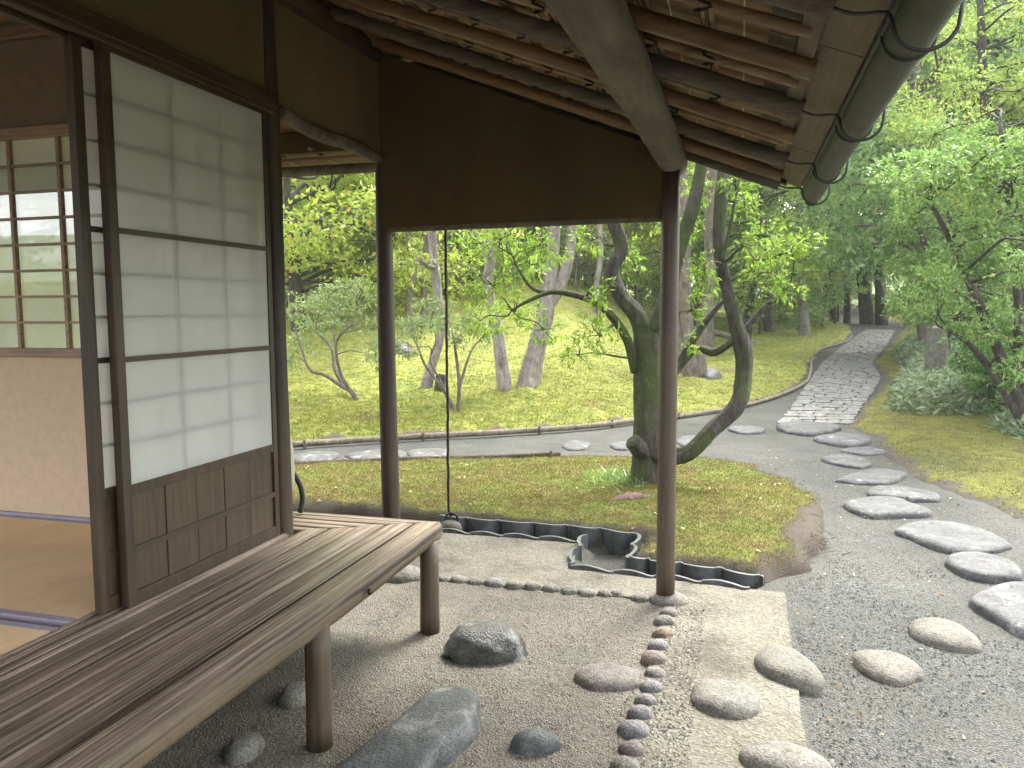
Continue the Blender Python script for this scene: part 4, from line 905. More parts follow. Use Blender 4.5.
# ------------------------------------------------------------------ rain rope and its stone
rp = thing('rain_rope', (-1.92, 5.06, 0), 'thin black palm rope hanging from the eave to a stone by the tiles', 'rope')
rr = np.random.default_rng(2)
q = MB(); q.sweep([(-1.925+.0015*rr.normal(), 5.06+.001*rr.normal(), z) for z in np.linspace(2.47, .11, 40)]+[(-1.905, 5.06, .075)], .0095, 7, 1, .2, rr); q.build('cord', M['rope'], rp, True)
q = MB(); q.sweep([(-1.9+.045*math.cos(a), 5.05, .055+.04*math.sin(a)) for a in np.linspace(0, 2*math.pi, 12)], .008, 6, 2); q.build('knot', M['rope'], rp, True)
stone('tie_stone', [np.array([-1.9+.085*math.cos(a), 5.03+.06*math.sin(a)]) for a in np.arange(9)*.698], .07, M['st_beige'], 'small pale stone holding the end of the hanging rope', 'stone', None, 2.5, 301, -.02, .05)

# ------------------------------------------------------------------ roof tiles on edge
def edge_tile(A, B, ztop, hgt, amp, label, group, flip=1):
    A = np.array(A[:2]); B = np.array(B[:2]); L = np.linalg.norm(B-A); d = (B-A)/L; n_ = np.array([-d[1], d[0]])*flip; th = .011
    q = MB(); N = 12; V = []
    for i in range(N+1):
        u = i/N; off = amp*(math.sin(math.pi*min(1, u/.78))*-1.0 if u < .78 else .75*math.sin(math.pi*(u-.78)/.22))
        c = A+d*L*(u*.985+.007)+n_*off
        for sgn in (1, -1):
            p_ = c+n_*th*sgn; V += [(p_[0], p_[1], ztop-hgt), (p_[0], p_[1], ztop+.006*math.sin(u*5))]
    F_ = []
    for i in range(N):
        a = i*4; b_ = a+4; F_ += [(a, b_, b_+1, a+1), (a+3, b_+3, b_+2, a+2), (a+1, b_+1, b_+3, a+3)]
    F_ += [(0, 1, 3, 2), (N*4, N*4+2, N*4+3, N*4+1)]
    q.add(V, F_); c0 = np.append((A+B)/2, 0); o = q.build('edging_tile', M['tile'], None, False)
    o.data.transform(Matrix.Translation((-c0[0], -c0[1], 0))); o.location = (c0[0], c0[1], 0); tag(o, label, 'roof tile', group)
GTU, GTL = 'roof tiles on edge holding back the moss', 'roof tiles on edge along the earth floor'
for i in range(len(UP1)-1): edge_tile(UP1[i], UP1[i+1], .068-.002*i, .17, .036, f'curved dark roof tile on edge, {ORD[i]} from the rope in the back row', GTU)
for i in range(2): edge_tile(UPC[i], UPC[i+1], .06, .15, .022, f'curved dark roof tile on edge, {["upper", "lower"][i]} one at the right side of the drain basin', GTU, -1)
for i in range(len(UP2)-1): edge_tile(UP2[i], UP2[i+1], .062-.008*i, .16, .036, ['dark roof tile on edge left of the round post below the moss', 'dark roof tile on edge directly behind the round post', 'dark roof tile on edge right of the round post, second from the end', 'dark roof tile on edge ending the back row by the gravel'][i], GTU)
for i in range(len(LO1)-1): edge_tile(LO1[i], LO1[i+1], .02, .1, .018, f'low dark roof tile flush with the earth floor, {ORD[i]} from the rope stone', GTL, -1)
for i in range(2): edge_tile(LOC[i], LOC[i+1], .045-.01*i, .13, .022, f'curved dark roof tile on edge, {["upper", "lower"][i]} one at the left side of the drain basin', GTL, 1)
for i in range(len(LO2)-1): edge_tile(LO2[i], LO2[i+1], .02, .1, .016, ['low dark roof tile along the front of the drain basin', 'low dark roof tile just left of the round post', 'low dark roof tile just right of the round post', 'low dark roof tile ending the front row at the right'][i], GTL, -1)
for i, (x, y, lb) in enumerate([(617, 546, 'flat dark tile shard in the drain basin, left one of two'), (630, 543, 'flat dark tile shard in the drain basin corner, right one of two')]):
    c = G(x, y, -.05); q = MB(); q.prism([(c[0]-.045, c[1]-.05, -.09), (c[0]+.04, c[1]-.045, -.09), (c[0]+.05, c[1]+.05, -.09), (c[0]-.04, c[1]+.05, -.09)], (0, 0, .035))
    o = q.build('tile_shard', M['tile'], None, bevel=.003); tag(o, lb, 'roof tile', 'tile shards in the drain')

# ------------------------------------------------------------------ log and bamboo edgings
def edging(name, pxs, rr_, lift, m, stakes, label, cat, group=None):
    P_ = [at(x, y) for x, y in pxs]; P_ = [np.array([p_[0], p_[1], H(p_[0], p_[1])+lift]) for p_ in P_]
    th = thing(name, np.array([P_[0][0], P_[0][1], P_[0][2]-lift]), label, cat, group); rg = np.random.default_rng(len(pxs))
    q = MB(); q.sweep(P_, rr_, 10, 6, .06, rg); q.build('rail', m, th, True)
    for u in stakes:
        k = int(u); f_ = u-k; c = P_[k]*(1-f_)+P_[min(k+1, len(P_)-1)]*f_
        q = MB(); q.sweep([(c[0]+.0, c[1]-rr_-.018, c[2]-lift-.1), (c[0], c[1]-rr_-.018, c[2]+.045)], .018, 8, 1); q.build('stake', M['edging_d'], th, True)
edging('edging_rail', ((180, 462), (290, 450), (400, 442.5), (520, 436), (600, 429.5), (660, 421)), .036, .055, M['edging'], (1.15, 2.2, 3.25, 4.2), 'long pale log rail on stakes edging the far moss', 'edging')
edging('edging_rail', ((180, 475), (280, 470), (400, 465), (480, 462.5), (560, 459)), .026, .05, M['edging_d'], (1.05, 2.0, 3.9), 'short dark split log rail on stakes along the near moss', 'edging')
edging('edging_rail', ((664, 421), (700, 416), (745, 408), (783, 396), (806, 384), (811, 372), (812, 360), (822, 350.5), (846, 343), (852, 337)), .03, .04, M['edging'], (.4, 2.3, 4.1, 6.2), 'curving bamboo rail edging the far moss beside the paved walk', 'edging')

# ------------------------------------------------------------------ trees
def limb_to(q, A, B, r0, r1, rg, sag=.1):
    A = np.array(A); B = np.array(B); L = np.linalg.norm(B-A); m_ = [A]
    for u in (.35, .7): m_.append(A*(1-u)+B*u+rg.normal(size=3)*L*.07+np.array([0, 0, sag*L*math.sin(u*math.pi)]))
    m_.append(B); q.sweep(m_, np.linspace(r0, r1, 4), 6, 3)
def twigs(q, clumps, rg, n=4, r0=.008):
    for c, r, _ in clumps:
        r = np.array(r if np.ndim(r) else (r, r, r*.7)); c = np.array(c)
        for _k in range(n):
            d = unit(rg.normal(size=3))*r*.85; q.sweep([c-d*.1, c+d*.5+rg.normal(size=3)*r*.1, c+d], [r0, r0*.7, r0*.3], 5, 2)
def tree(name, base, stems, clumps, lm, bm_, label, cat='tree', group=None, L=.07, W=.45, droop=.25, limbs=True, seed=0, tw=4, twr=.008, limb_r=.03, up=0.0, nseg=12, ridge=0.0, wob=.05):
    rg = np.random.default_rng(seed); th = thing(name, base, label, cat, group); q = MB()
    allp = []
    for pts_, rads in stems:
        q.sweep(pts_, rads, nseg, 9 if ridge else 5, wob, rg, ridge=ridge); P_ = np.array(pts_); Rr = np.interp(np.linspace(0, 1, 25), np.linspace(0, 1, len(P_)), rads)
        Q = np.stack([np.interp(np.linspace(0, 1, 25), np.linspace(0, 1, len(P_)), P_[:, k]) for k in range(3)], 1); allp += [(a_, b_) for a_, b_ in zip(Q[6:], Rr[6:])]
    if limbs:
        AP = np.array([a_ for a_, _ in allp]); AR = np.array([b_ for _, b_ in allp])
        for c, r_, n_ in clumps:
            c = np.array(c); dd = np.linalg.norm(AP-c, axis=1)+np.maximum(0, AP[:, 2]-c[2])*1.2; k = int(np.argmin(dd))
            r0 = min(limb_r, AR[k]*.7); limb_to(q, AP[k], c, r0, max(.004, r0*.25), rg)
    if tw: twigs(q, clumps, rg, tw, twr)
    q.build('trunk', bm_, th, True)
    V, F_, a = clump_leaves(clumps, L, W, rg, droop, up)
    np_mesh('crown', V, F_, lm, th, attrs={'rnd': a})
    return th
def stem_px(pxs, t0, rads_px, dts=None):
    P_ = [pt(x, y, t0+(dts[i] if dts else 0)) for i, (x, y) in enumerate(pxs)]; return P_, [r_*t0/FPX for r_ in rads_px]
def cl_px(lst, t0, rg, spread=.6):
    return [(pt(x, y, t0+spread*rg.normal()), (w_*t0/FPX, w_*t0/FPX, h_*t0/FPX), n_) for x, y, w_, h_, n_ in lst]

# the leaning mossy tree behind the post
rg = np.random.default_rng(77)
b0 = at(642, 492); b0[2] = H(b0[0], b0[1])+.04; T0 = depth(b0)
st = [stem_px([(645, 500), (645, 485), (646, 462), (647, 420), (647, 375), (647, 335)], T0, [24, 17, 14.5, 13, 12.8, 12.5]),
      stem_px([(634, 488), (618, 498), (604, 503)], T0, [9, 6, 2], [-.02, -.12, -.2]), stem_px([(640, 488), (640, 500), (634, 508)], T0, [9, 6, 2], [-.1, -.25, -.36]), stem_px([(650, 488), (668, 497), (684, 500)], T0, [9, 6, 2], [-.02, -.1, -.16]),
      stem_px([(641, 452), (637, 446), (633, 441)], T0, [9, 8.5, 8], [-.1, -.17, -.2]),
      stem_px([(645, 345), (638, 318), (620, 295), (612, 270), (622, 248), (614, 222), (606, 190), (612, 140), (630, 80), (640, 0)], T0, [9.5, 8.8, 7.6, 6.8, 6.4, 6.8, 6.8, 6.3, 5, 3]),
      stem_px([(648, 345), (665, 300), (680, 245), (692, 210), (702, 165), (712, 100), (716, 20)], T0, [9, 8, 7, 7, 6, 5, 2.5], [0, .05, .1, .1, .2, .3, .4]),
      stem_px([(645, 450), (668, 456), (690, 452), (712, 430), (738, 404), (744, 370), (742, 345), (734, 318), (726, 285), (719, 245), (721, 195), (728, 130), (735, 40)], T0, [12, 8.5, 7.5, 7.5, 8, 8, 9, 6.2, 5.8, 6, 6.4, 5, 2.5], [0, -.1, -.15, -.15, -.1, 0, 0, 0, 0, 0, 0, .1, .2]),
      stem_px([(636, 372), (627, 340), (612, 317), (596, 303), (575, 295), (552, 292), (530, 300), (512, 310)], T0, [5, 4.5, 4, 3.5, 3, 2.5, 1.8, 1], [0, -.05, -.1, -.1, -.2, -.25, -.3, -.3]),
      stem_px([(560, 293), (535, 290), (520, 272), (512, 255)], T0, [2, 1.6, 1.2, .8], [-.2]*4),
      stem_px([(672, 375), (690, 345), (707, 320), (724, 300)], T0, [4, 4, 3, 2], [.2]*4),
      stem_px([(735, 340), (715, 352), (695, 350), (672, 375), (655, 395)], T0, [3, 4, 4, 4.5, 5], [0, .1, .2, .15, .05]),
      stem_px([(742, 333), (760, 312), (775, 298), (790, 285)], T0, [3, 2.5, 2, 1]),
      stem_px([(722, 260), (730, 230), (735, 200), (745, 160)], T0, [2, 1.6, 1.4, 1], [-.1]*4)]
lst = [(470, 245, 22, 18, 150), (500, 240, 26, 20, 190), (528, 262, 24, 24, 200), (492, 285, 26, 18, 170), (515, 312, 30, 16, 190), (545, 245, 20, 22, 150), (478, 322, 22, 16, 130),
       (590, 242, 18, 16, 110), (597, 300, 14, 20, 80), (600, 335, 20, 16, 120), (578, 355, 20, 14, 80), (628, 255, 14, 20, 110), (545, 330, 20, 12, 80),
       (690, 225, 16, 24, 130), (705, 270, 16, 26, 140), (692, 310, 14, 20, 100), (745, 205, 22, 18, 170), (765, 235, 24, 20, 190), (755, 270, 20, 20, 130), (700, 190, 18, 14, 110), (780, 255, 22, 18, 130), (735, 180, 20, 12, 110),
       (690, 345, 12, 12, 50), (785, 290, 22, 18, 120), (800, 240, 20, 16, 120),
       (600, 150, 60, 40, 420), (680, 100, 70, 50, 520), (750, 60, 70, 50, 520), (560, 60, 60, 50, 420), (640, 0, 80, 60, 620), (730, -60, 90, 60, 700), (800, 120, 50, 35, 320), (520, 150, 50, 40, 320)]
lst = [(x, y, w_*(1.1 if x < 640 else .95), h_*(1.1 if x < 640 else .95), int(n_*(1.55 if x < 640 or y < 160 else 1.15))) for x, y, w_, h_, n_ in lst]
tree('leaning_tree', b0, st, cl_px(lst, T0, rg, .35), M['lf_main'], M['bk_main'], 'dark mossy tree with a thick low limb curving up, behind the round post', 'tree', None, .052, .30, .35, True, 5, 5, .005, .012, nseg=26, ridge=.055, wob=.035)
# stump scar and root flare of that tree
q = MB(); c = pt(641, 445, T0-.16)
# grass and root pieces at its foot
rg2 = np.random.default_rng(15); gb = at(610, 494); n = 500
C = np.stack([gb[0]+rg2.normal(size=n)*.13, gb[1]+.1+rg2.normal(size=n)*.16, np.full(n, H(gb[0], gb[1])+.05)], 1); D = rg2.normal(size=(n, 3))*.5; D[:, 2] = 1
V, F_, a = leaves(C, D, .13, .05, rg2, .4); tag(np_mesh('grass_tuft', V, F_, M['lf_right'], attrs={'rnd': a}), 'tuft of thin grass at the foot of the leaning tree', 'grass')
q = MB(); A = at(607, 512); B = at(652, 507); q.sweep([A+[0, 0, .05], (A+B)/2+[0, 0, .085], B+[0, 0, .06]], [.03, .05, .035], 9, 5, .15, rg2)
tag(q.build('wood_chunk', bark('reddish_dead_wood', (.08, .045, .035), (.17, .1, .08), (.27, .18, .15)), None, True), 'reddish rotten log chunk lying on the moss at the tree foot', 'log')

# pale trunks on the far moss
def pale(pxs, rads, clumps, label, seed, extra=(), dz=.03, lm='lf_lime', bk='bk_pale', L=.11, group='pale trunks on the far moss', name='pale_tree'):
    b = at(*pxs[0]); t0 = depth(b); rg_ = np.random.default_rng(seed)
    K_ = .8; rads = [rads[0]*.88]+[q_*K_ for q_ in rads[1:]]
    st_ = [stem_px([(pxs[0][0], pxs[0][1]+5)]+list(pxs[1:]), t0, rads)]+[stem_px(p_, t0, [q_*K_ for q_ in r_]) for p_, r_ in extra]
    tree(name, b, st_, cl_px(clumps, t0, rg_, 1.0), M[lm], M[bk], label, 'tree', group, L, .45, .2, True, seed, 4, .012, .05)
pale([(424, 391), (432, 365), (441, 330), (436, 280), (432, 230), (428, 120), (440, 0)], [8, 6, 5.5, 6, 5, 4, 2], [(430, 120, 60, 40, 700), (450, 30, 90, 60, 1200), (400, 200, 40, 22, 400), (480, 210, 40, 25, 400), (415, 262, 26, 16, 160)], 'slender pale trunk just right of the dark wooden pillar', 401)
pale([(506, 392), (500, 350), (494, 315), (488, 282), (490, 258), (478, 228), (462, 150), (455, 20)], [9, 8, 7, 6.5, 7.5, 8, 6, 3], [(450, 120, 60, 40, 700), (440, 20, 90, 60, 1200), (505, 215, 40, 25, 400), (520, 160, 60, 30, 500)], 'pale crooked trunk leaning left, right of the hanging rope', 402)
pale([(526, 390), (536, 350), (546, 310), (551, 270), (554, 225), (556, 120), (560, -20)], [14, 12, 11, 9, 8, 6, 3], [(560, 110, 70, 40, 800), (540, 10, 100, 60, 1300), (590, 190, 45, 25, 500), (540, 210, 35, 20, 300)], 'thick pale forked trunk in the middle of the far moss', 403,
     [([(548, 305), (560, 285), (569, 255), (574, 215), (590, 130)], [9, 8, 7, 6, 4])])
pale([(690, 380), (688, 340), (684, 300), (684, 240), (680, 120), (684, 0)], [14, 10, 9, 8, 6, 3], [(690, 100, 70, 40, 800), (700, 0, 100, 60, 1300), (655, 200, 40, 30, 400)], 'grey many-stemmed trunk seen just right of the round post', 404,
     [([(698, 380), (700, 340), (708, 300), (712, 240), (720, 120)], [11, 8, 8, 7, 5]), ([(684, 378), (676, 330), (672, 280), (670, 200)], [9, 7, 6, 4])], lm='lf_lime', bk='bk_grey')
pale([(711, 358), (709, 320), (708, 270), (708, 180), (712, 60)], [6, 5, 4.5, 4, 2], [(712, 150, 50, 30, 500), (700, 60, 80, 50, 900)], 'thin grey trunk beyond the curved limb', 405, bk='bk_grey')
pale([(805, 337), (802, 300), (800, 262), (801, 220), (799, 120), (800, 0)], [7.5, 5.5, 5, 5, 4, 2], [(800, 215, 26, 16, 300), (820, 255, 30, 14, 360), (770, 270, 26, 14, 300), (800, 110, 60, 40, 900), (790, 0, 100, 60, 1500), (838, 262, 18, 10, 160)], 'pale straight trunk with mossy foot left of the paved walk', 406, lm='lf_lime', L=.14)
pale([(412, 335), (410, 300), (414, 270), (408, 235), (404, 150), (402, 40)], [6, 4, 3.6, 3.4, 3, 1.5], [(404, 190, 40, 24, 400), (400, 100, 60, 40, 700), (410, 30, 80, 50, 900)], 'slim brown trunk in the cluster behind the pillar, leftmost of the three', 451, bk='bk_grey', group='slim trunks at the back of the moss')
pale([(424, 332), (425, 300), (422, 270), (427, 235), (430, 140)], [6, 4, 3.6, 3.4, 2], [(432, 170, 40, 24, 400), (440, 80, 60, 40, 700)], 'slim brown trunk in the cluster behind the pillar, middle of the three', 452, bk='bk_grey', group='slim trunks at the back of the moss')
pale([(433, 330), (436, 300), (434, 260), (441, 220), (446, 120)], [5, 3.6, 3.2, 3, 2], [(448, 150, 40, 24, 400), (455, 60, 60, 40, 700)], 'slim brown trunk in the cluster behind the pillar, rightmost of the three', 453, bk='bk_grey', group='slim trunks at the back of the moss')
pale([(597, 318), (596, 290), (601, 255), (600, 225), (604, 120)], [5, 3.6, 3.4, 3.2, 2], [(604, 160, 50, 28, 500), (610, 60, 70, 40, 800)], 'slim pale trunk seen between the forked trunk and the leaning tree', 454, group='slim trunks at the back of the moss')
pale([(771, 328), (772, 295), (769, 260), (774, 225), (776, 120)], [5, 3.6, 3.4, 3.2, 2], [(778, 170, 50, 28, 500), (770, 70, 70, 40, 800)], 'slim grey trunk right of the curved limb', 455, bk='bk_grey', group='slim trunks at the back of the moss')
# small shrubs on the far moss
def shrub(pxs0, stems, clumps, label, seed, lm='lf_shrub', L=.06, bk='bk_grey', spread=.35, group=None, cat='shrub', name='garden_shrub'):
    b = at(*pxs0); t0 = depth(b); rg_ = np.random.default_rng(seed)
    tree(name, b, [stem_px(p_, t0, [q_*.62 for q_ in r_], d_) for p_, r_, d_ in stems], cl_px(clumps, t0, rg_, spread), M[lm], M[bk], label, cat, group, L, .45, .1, True, seed, 4, .006, .012, nseg=8)
shrub((357, 402), [([(358, 405), (352, 392), (340, 385), (325, 375), (310, 370), (302, 350), (296, 330)], [5, 4.5, 3.5, 3, 2.5, 2, 1], [0]*7), ([(345, 388), (335, 370), (332, 350), (325, 340), (315, 332)], [3, 3, 2.5, 2, 1], [0, .1, .2, .3, .3]), ([(350, 390), (340, 372), (336, 345), (345, 330), (365, 318)], [3, 3, 2, 2, 1], [0, -.1, -.2, -.3, -.3]), ([(336, 350), (334, 325), (338, 300)], [2, 1.5, 1], [0, .2, .3])],
      [(300, 310, 28, 18, 420), (330, 300, 26, 16, 420), (320, 325, 24, 14, 300), (360, 300, 24, 16, 360), (372, 330, 20, 20, 340), (298, 340, 16, 18, 220), (345, 320, 20, 12, 200), (375, 355, 16, 14, 200), (290, 360, 12, 14, 120), (350, 288, 26, 10, 260)],
      'low branching shrub with pale leaves left of the dark wooden pillar', 411)
shrub((455, 420), [([(456, 422), (452, 405), (440, 385), (425, 365), (417, 345), (410, 335)], [4, 3, 2.5, 2, 1.5, 1], [0]*6), ([(458, 420), (459, 385), (456, 355), (452, 330)], [4, 3, 2.5, 1.5], [0]*4), ([(459, 390), (466, 365), (475, 345), (490, 335)], [2.5, 2, 1.5, 1], [0, 0, .1, .2]), ([(452, 408), (440, 380), (430, 360), (436, 340), (432, 320)], [2, 2, 1.6, 1.2, 1], [0, -.1, -.1, -.1, -.1])],
      [(420, 325, 24, 13, 340), (445, 318, 22, 12, 280), (470, 325, 18, 14, 200), (408, 345, 12, 12, 130), (485, 335, 14, 10, 100), (460, 340, 16, 12, 130), (432, 305, 20, 10, 200)],
      'low branching shrub with pale leaves behind the hanging rope', 412)
# stump, rock, moss mounds
bs = at(441, 392); ts = depth(bs); q = MB(); q.sweep([pt(441, 396, ts), pt(440, 384, ts), pt(441, 374, ts)], [.11, .09, .08], 12, 3, .12, rng); tag(q.build('tree_stump', M['bk_main'], None, True), 'short mossy stump between the slender pale trunk and the rope', 'stump')
stone('garden_rock', bbox_poly(698, 373, 722, 386, .2, 9, .8), .22, M['st_slab'], 'grey rock lying on the far moss left of the curved limb', 'rock', None, 2.6, 401, None, .08)
stone('garden_rock', [at(x, y) for x, y in ((394, 352), (402, 347), (412, 350), (410, 356), (398, 357))], .18, M['st_dark'], 'dark rock on the far moss just right of the dark wooden pillar', 'rock', None, 2.6, 402, None, .1)
# fallen pale logs beyond the curved limb
for i, (p_, r_, lb) in enumerate([([(690, 327), (715, 332), (745, 341), (760, 344)], .09, 'pale fallen trunk lying on the moss behind the curved limb'), ([(748, 300), (775, 310), (800, 325)], .05, 'leaning dead pale branch by the straight trunk')]):
    b = at(*p_[-1]); tb = depth(b); q = MB(); q.sweep([pt(x, y, tb) for x, y in p_], [r_*.6, r_, r_, r_*.8], 8, 3, .1, rng) if len(p_) == 4 else q.sweep([pt(x, y, tb) for x, y in p_], [r_*.5, r_*.8, r_], 8, 3, .1, rng)
    tag(q.build('fallen_branch', M['bk_pale'], None, True), lb, 'log')

# trees at the far end of the walk
def far_tree(pxs, rads, clumps, label, seed, lm='lf_wood', bk='bk_dark', L=.17, extra=(), group='dark trunks at the end of the walk'):
    pale(pxs, rads, clumps, label, seed, extra, lm=lm, bk=bk, L=L, group=group, name='dark_tree')
far_tree([(868, 324), (864, 290), (858, 250), (852, 200), (846, 120), (840, 20)], [9, 7, 6.5, 6, 5, 3], [(850, 205, 24, 14, 260), (875, 240, 18, 14, 200), (842, 120, 70, 40, 900), (840, 20, 110, 60, 1600), (870, 170, 40, 20, 400)], 'thick dark leaning trunk at the far end of the paved walk', 421)
far_tree([(882, 325), (879, 290), (877, 240), (880, 180), (884, 60)], [7, 5, 4.5, 4, 2], [(890, 180, 30, 20, 340), (890, 100, 60, 40, 800), (900, 20, 90, 60, 1200)], 'dark trunk right beside the leaning one at the walk end', 422)
far_tree([(847, 323), (847, 290), (844, 250), (842, 195), (840, 80)], [4.5, 3.5, 3.2, 3, 2], [(830, 240, 24, 12, 220), (855, 280, 16, 10, 120), (840, 90, 60, 40, 800), (850, 290, 22, 8, 140)], 'slim dark trunk left of the leaning one at the walk end', 423)
far_tree([(834, 325), (832, 290), (830, 240), (828, 170), (826, 60)], [3.5, 3, 2.6, 2.4, 1.5], [(822, 290, 22, 12, 240), (815, 300, 18, 10, 180), (825, 100, 60, 40, 800), (822, 220, 22, 16, 200)], 'slimmest dark trunk near the rustic fence at the walk end', 424)
# low rustic fence there
fb = at(820, 323); tf = depth(fb); fen = thing('rustic_fence', fb, 'low rustic bamboo fence between trunks at the far end of the walk', 'fence')
for yy_ in (308, 316): q = MB(); q.sweep([pt(760, yy_+6, tf), pt(800, yy_+2, tf), pt(840, yy_, tf)], .035, 7, 2); q.build('rail', M['edging'], fen, True)
for xx in (770, 795, 829, 838): q = MB(); q.sweep([pt(xx, 328, tf), pt(xx, 303, tf)], .04, 7, 1); q.build('fence_post', M['bk_dark'], fen, True)

# right-hand evergreen trees and bushes
def rtree(base, t_off, stems, lst, label, seed, lm, L, spread, bk='bk_dark', n=1.0, name='broadleaf_tree', cat='tree', droop=.2, group=None):
    b = np.array(base, float); b[2] = H(b[0], b[1]); t0 = depth(b); rg_ = np.random.default_rng(seed)
    cl = cl_px([(x, y, w_, h_, int(k*n)) for x, y, w_, h_, k in lst], t0+t_off, rg_, spread)
    tree(name, b, [([b-[0, 0, .1]]+[pt(x, y, t0+t_off) for x, y in p_], [r_*t0/FPX for r_ in rr_]) for p_, rr_ in stems], cl, M[lm], M[bk], label, cat, group, L, .45, droop, True, seed, 4, .006, .02, nseg=9)
def fillrect(rg_, x0, y0, x1, y1, n, w_, h_, k, mask=None):
    out = []
    while len(out) < n:
        x, y = rg_.uniform(x0, x1), rg_.uniform(y0, y1)
        if mask is None or mask(x, y): out.append((x, y, w_*(.7+.6*rg_.random()), h_*(.7+.6*rg_.random()), k))
    return out
rg_ = np.random.default_rng(50)
rb = at(1035, 436)
rtree(rb, 0, [([(1010, 380), (990, 330), (960, 260), (930, 200)], [7, 6, 5, 3.5, 2]), ([(1020, 370), (1018, 300), (1010, 220), (1000, 120)], [6, 5, 4, 3, 2]), ([(1000, 385), (975, 350), (950, 330)], [4, 4, 3, 1.5])],
      fillrect(rg_, 895, 120, 1110, 400, 64, 26, 17, 330, lambda x, y: x > 880+max(0, 220-y)*.1 and y < 292+(x-890)*.62), 'large spreading evergreen with grey-green leaves filling the right side', 431, 'lf_right', .066, .8, n=1.0)
rb2 = at(1060, 400)
rtree(rb2, 0, [([(1030, 300), (1000, 200), (985, 100), (980, 0)], [9, 8, 6, 5, 3]), ([(1020, 240), (960, 140), (940, 80)], [6, 5, 3, 2])],
      fillrect(rg_, 900, -90, 1120, 190, 46, 34, 20, 330, lambda x, y: x > 925-max(0, y-40)*.25), 'tall light-green tree rising behind the spreading evergreen', 432, 'lf_lime', .062, 1.0, n=2.3)
rb3 = at(958, 372)
rtree(rb3, 0, [([(952, 330), (935, 270), (915, 220)], [5, 5, 4, 2]), ([(960, 330), (950, 250), (950, 180)], [5, 4, 3, 2])],
      fillrect(rg_, 900, 190, 1010, 330, 30, 22, 13, 300, lambda x, y: y < 312+(x-900)*.1), 'pale green layered tree overhanging the right of the walk', 433, 'lf_right', .085, 1.0, n=1.7)
rb4 = at(1005, 420)
rtree(rb4, 0, [([(990, 390), (985, 365)], [2.5, 2, 1.2]), ([(1010, 390), (1020, 360)], [2.5, 2, 1.2])],
      fillrect(rg_, 962, 322, 1085, 410, 40, 19, 13, 420), 'bright green bush by the bamboo grass at the right edge', 434, 'lf_right', .055, .3, name='garden_shrub', cat='shrub')

# bamboo grass
def sasa(name, px_poly, n, hgt, L, label, seed, hump):
    rg_ = np.random.default_rng(seed); P_ = np.array([at(x, y) for x, y in px_poly]); lo, hi = P_.min(0), P_.max(0)
    C = np.stack([rg_.uniform(lo[0], hi[0], n*4), rg_.uniform(lo[1], hi[1], n*4)], 1); s_ = sdist(C, P_); C = C[s_ > 0][:n]; s_ = s_[s_ > 0][:n]
    z = H(C[:, 0], C[:, 1])+hgt*sstep(-.05, hump, s_)*(.25+.75*rg_.random(len(C))); Cc = np.column_stack([C, z])
    D = rg_.normal(size=Cc.shape); D[:, 2] = D[:, 2]*.4+.25
    V, F_, a = leaves(Cc, D, L, .2, rg_, .25); tag(np_mesh(name, V, F_, M['lf_sasa'], attrs={'rnd': a}), label, 'ground cover', None, 'stuff')
sasa('bamboo_grass', ((889, 415), (893, 392), (906, 372), (893, 360), (905, 345), (945, 345), (1000, 370), (1010, 400), (985, 420), (930, 420)), 16000, .42, .16, 'knee-high pale bamboo grass round the stone pillar', 61, .3)
sasa('bamboo_grass', ((988, 432), (1000, 420), (1060, 420), (1080, 450), (1030, 445)), 4000, .22, .12, 'small patch of pale bamboo grass at the right edge', 62, .2)
# stone pillar and lamp
pb = at(934, 392); tp = depth(pb); s_ = tp/FPX
pil = thing('stone_pillar', pb, 'squared grey granite pillar rising from the bamboo grass', 'pillar')
c = pb; wd = 8.2*s_; ht = 64*s_; q = MB(); dv = unit(np.array([pb[0], pb[1]])); 
cs = [(c[0]+wd*a_, c[1]+wd*b_) for a_, b_ in ((-1, -1), (1, -1), (1, 1), (-1, 1))]
q.prism([(x, y, c[2]-.1) for x, y in cs], (0, 0, ht+.1)); q.build('shaft', M['st_grey'], pil, bevel=.02)
q = MB(); v_ = [(x, y, c[2]+ht-.002) for x, y in cs]+[(c[0], c[1], c[2]+ht+.05)]; q.add(v_, [(0, 1, 4), (1, 2, 4), (2, 3, 4), (3, 0, 4)]); q.build('cap', M['st_grey'], pil)
lb = pt(955, 385, tp+.3); lb[2] = H(lb[0], lb[1]); lamp = thing('garden_lamp', lb, 'small dark metal garden lamp on a pole right of the granite pillar', 'lamp')
hd = pt(955, 345, tp+.3)
q = MB(); q.sweep([lb-[0, 0, .1], [lb[0], lb[1], hd[2]-.12]], .03, 8, 1); q.build('pole', M['pipe'], lamp, True)
q = MB(); q.sweep([[lb[0], lb[1], hd[2]-.12], [lb[0], lb[1], hd[2]+.1]], .1, 12, 1); q.build('glass', simple('frosted_lamp_glass', (.4, .45, .45), (.5, .55, .55), 5, .3, .02), lamp, True)
q = MB(); q.sweep([[lb[0], lb[1], hd[2]+.1], [lb[0], lb[1], hd[2]+.15], [lb[0], lb[1], hd[2]+.2]], [.14, .12, .03], 12, 1); q.build('cap', M['pipe'], lamp, True)

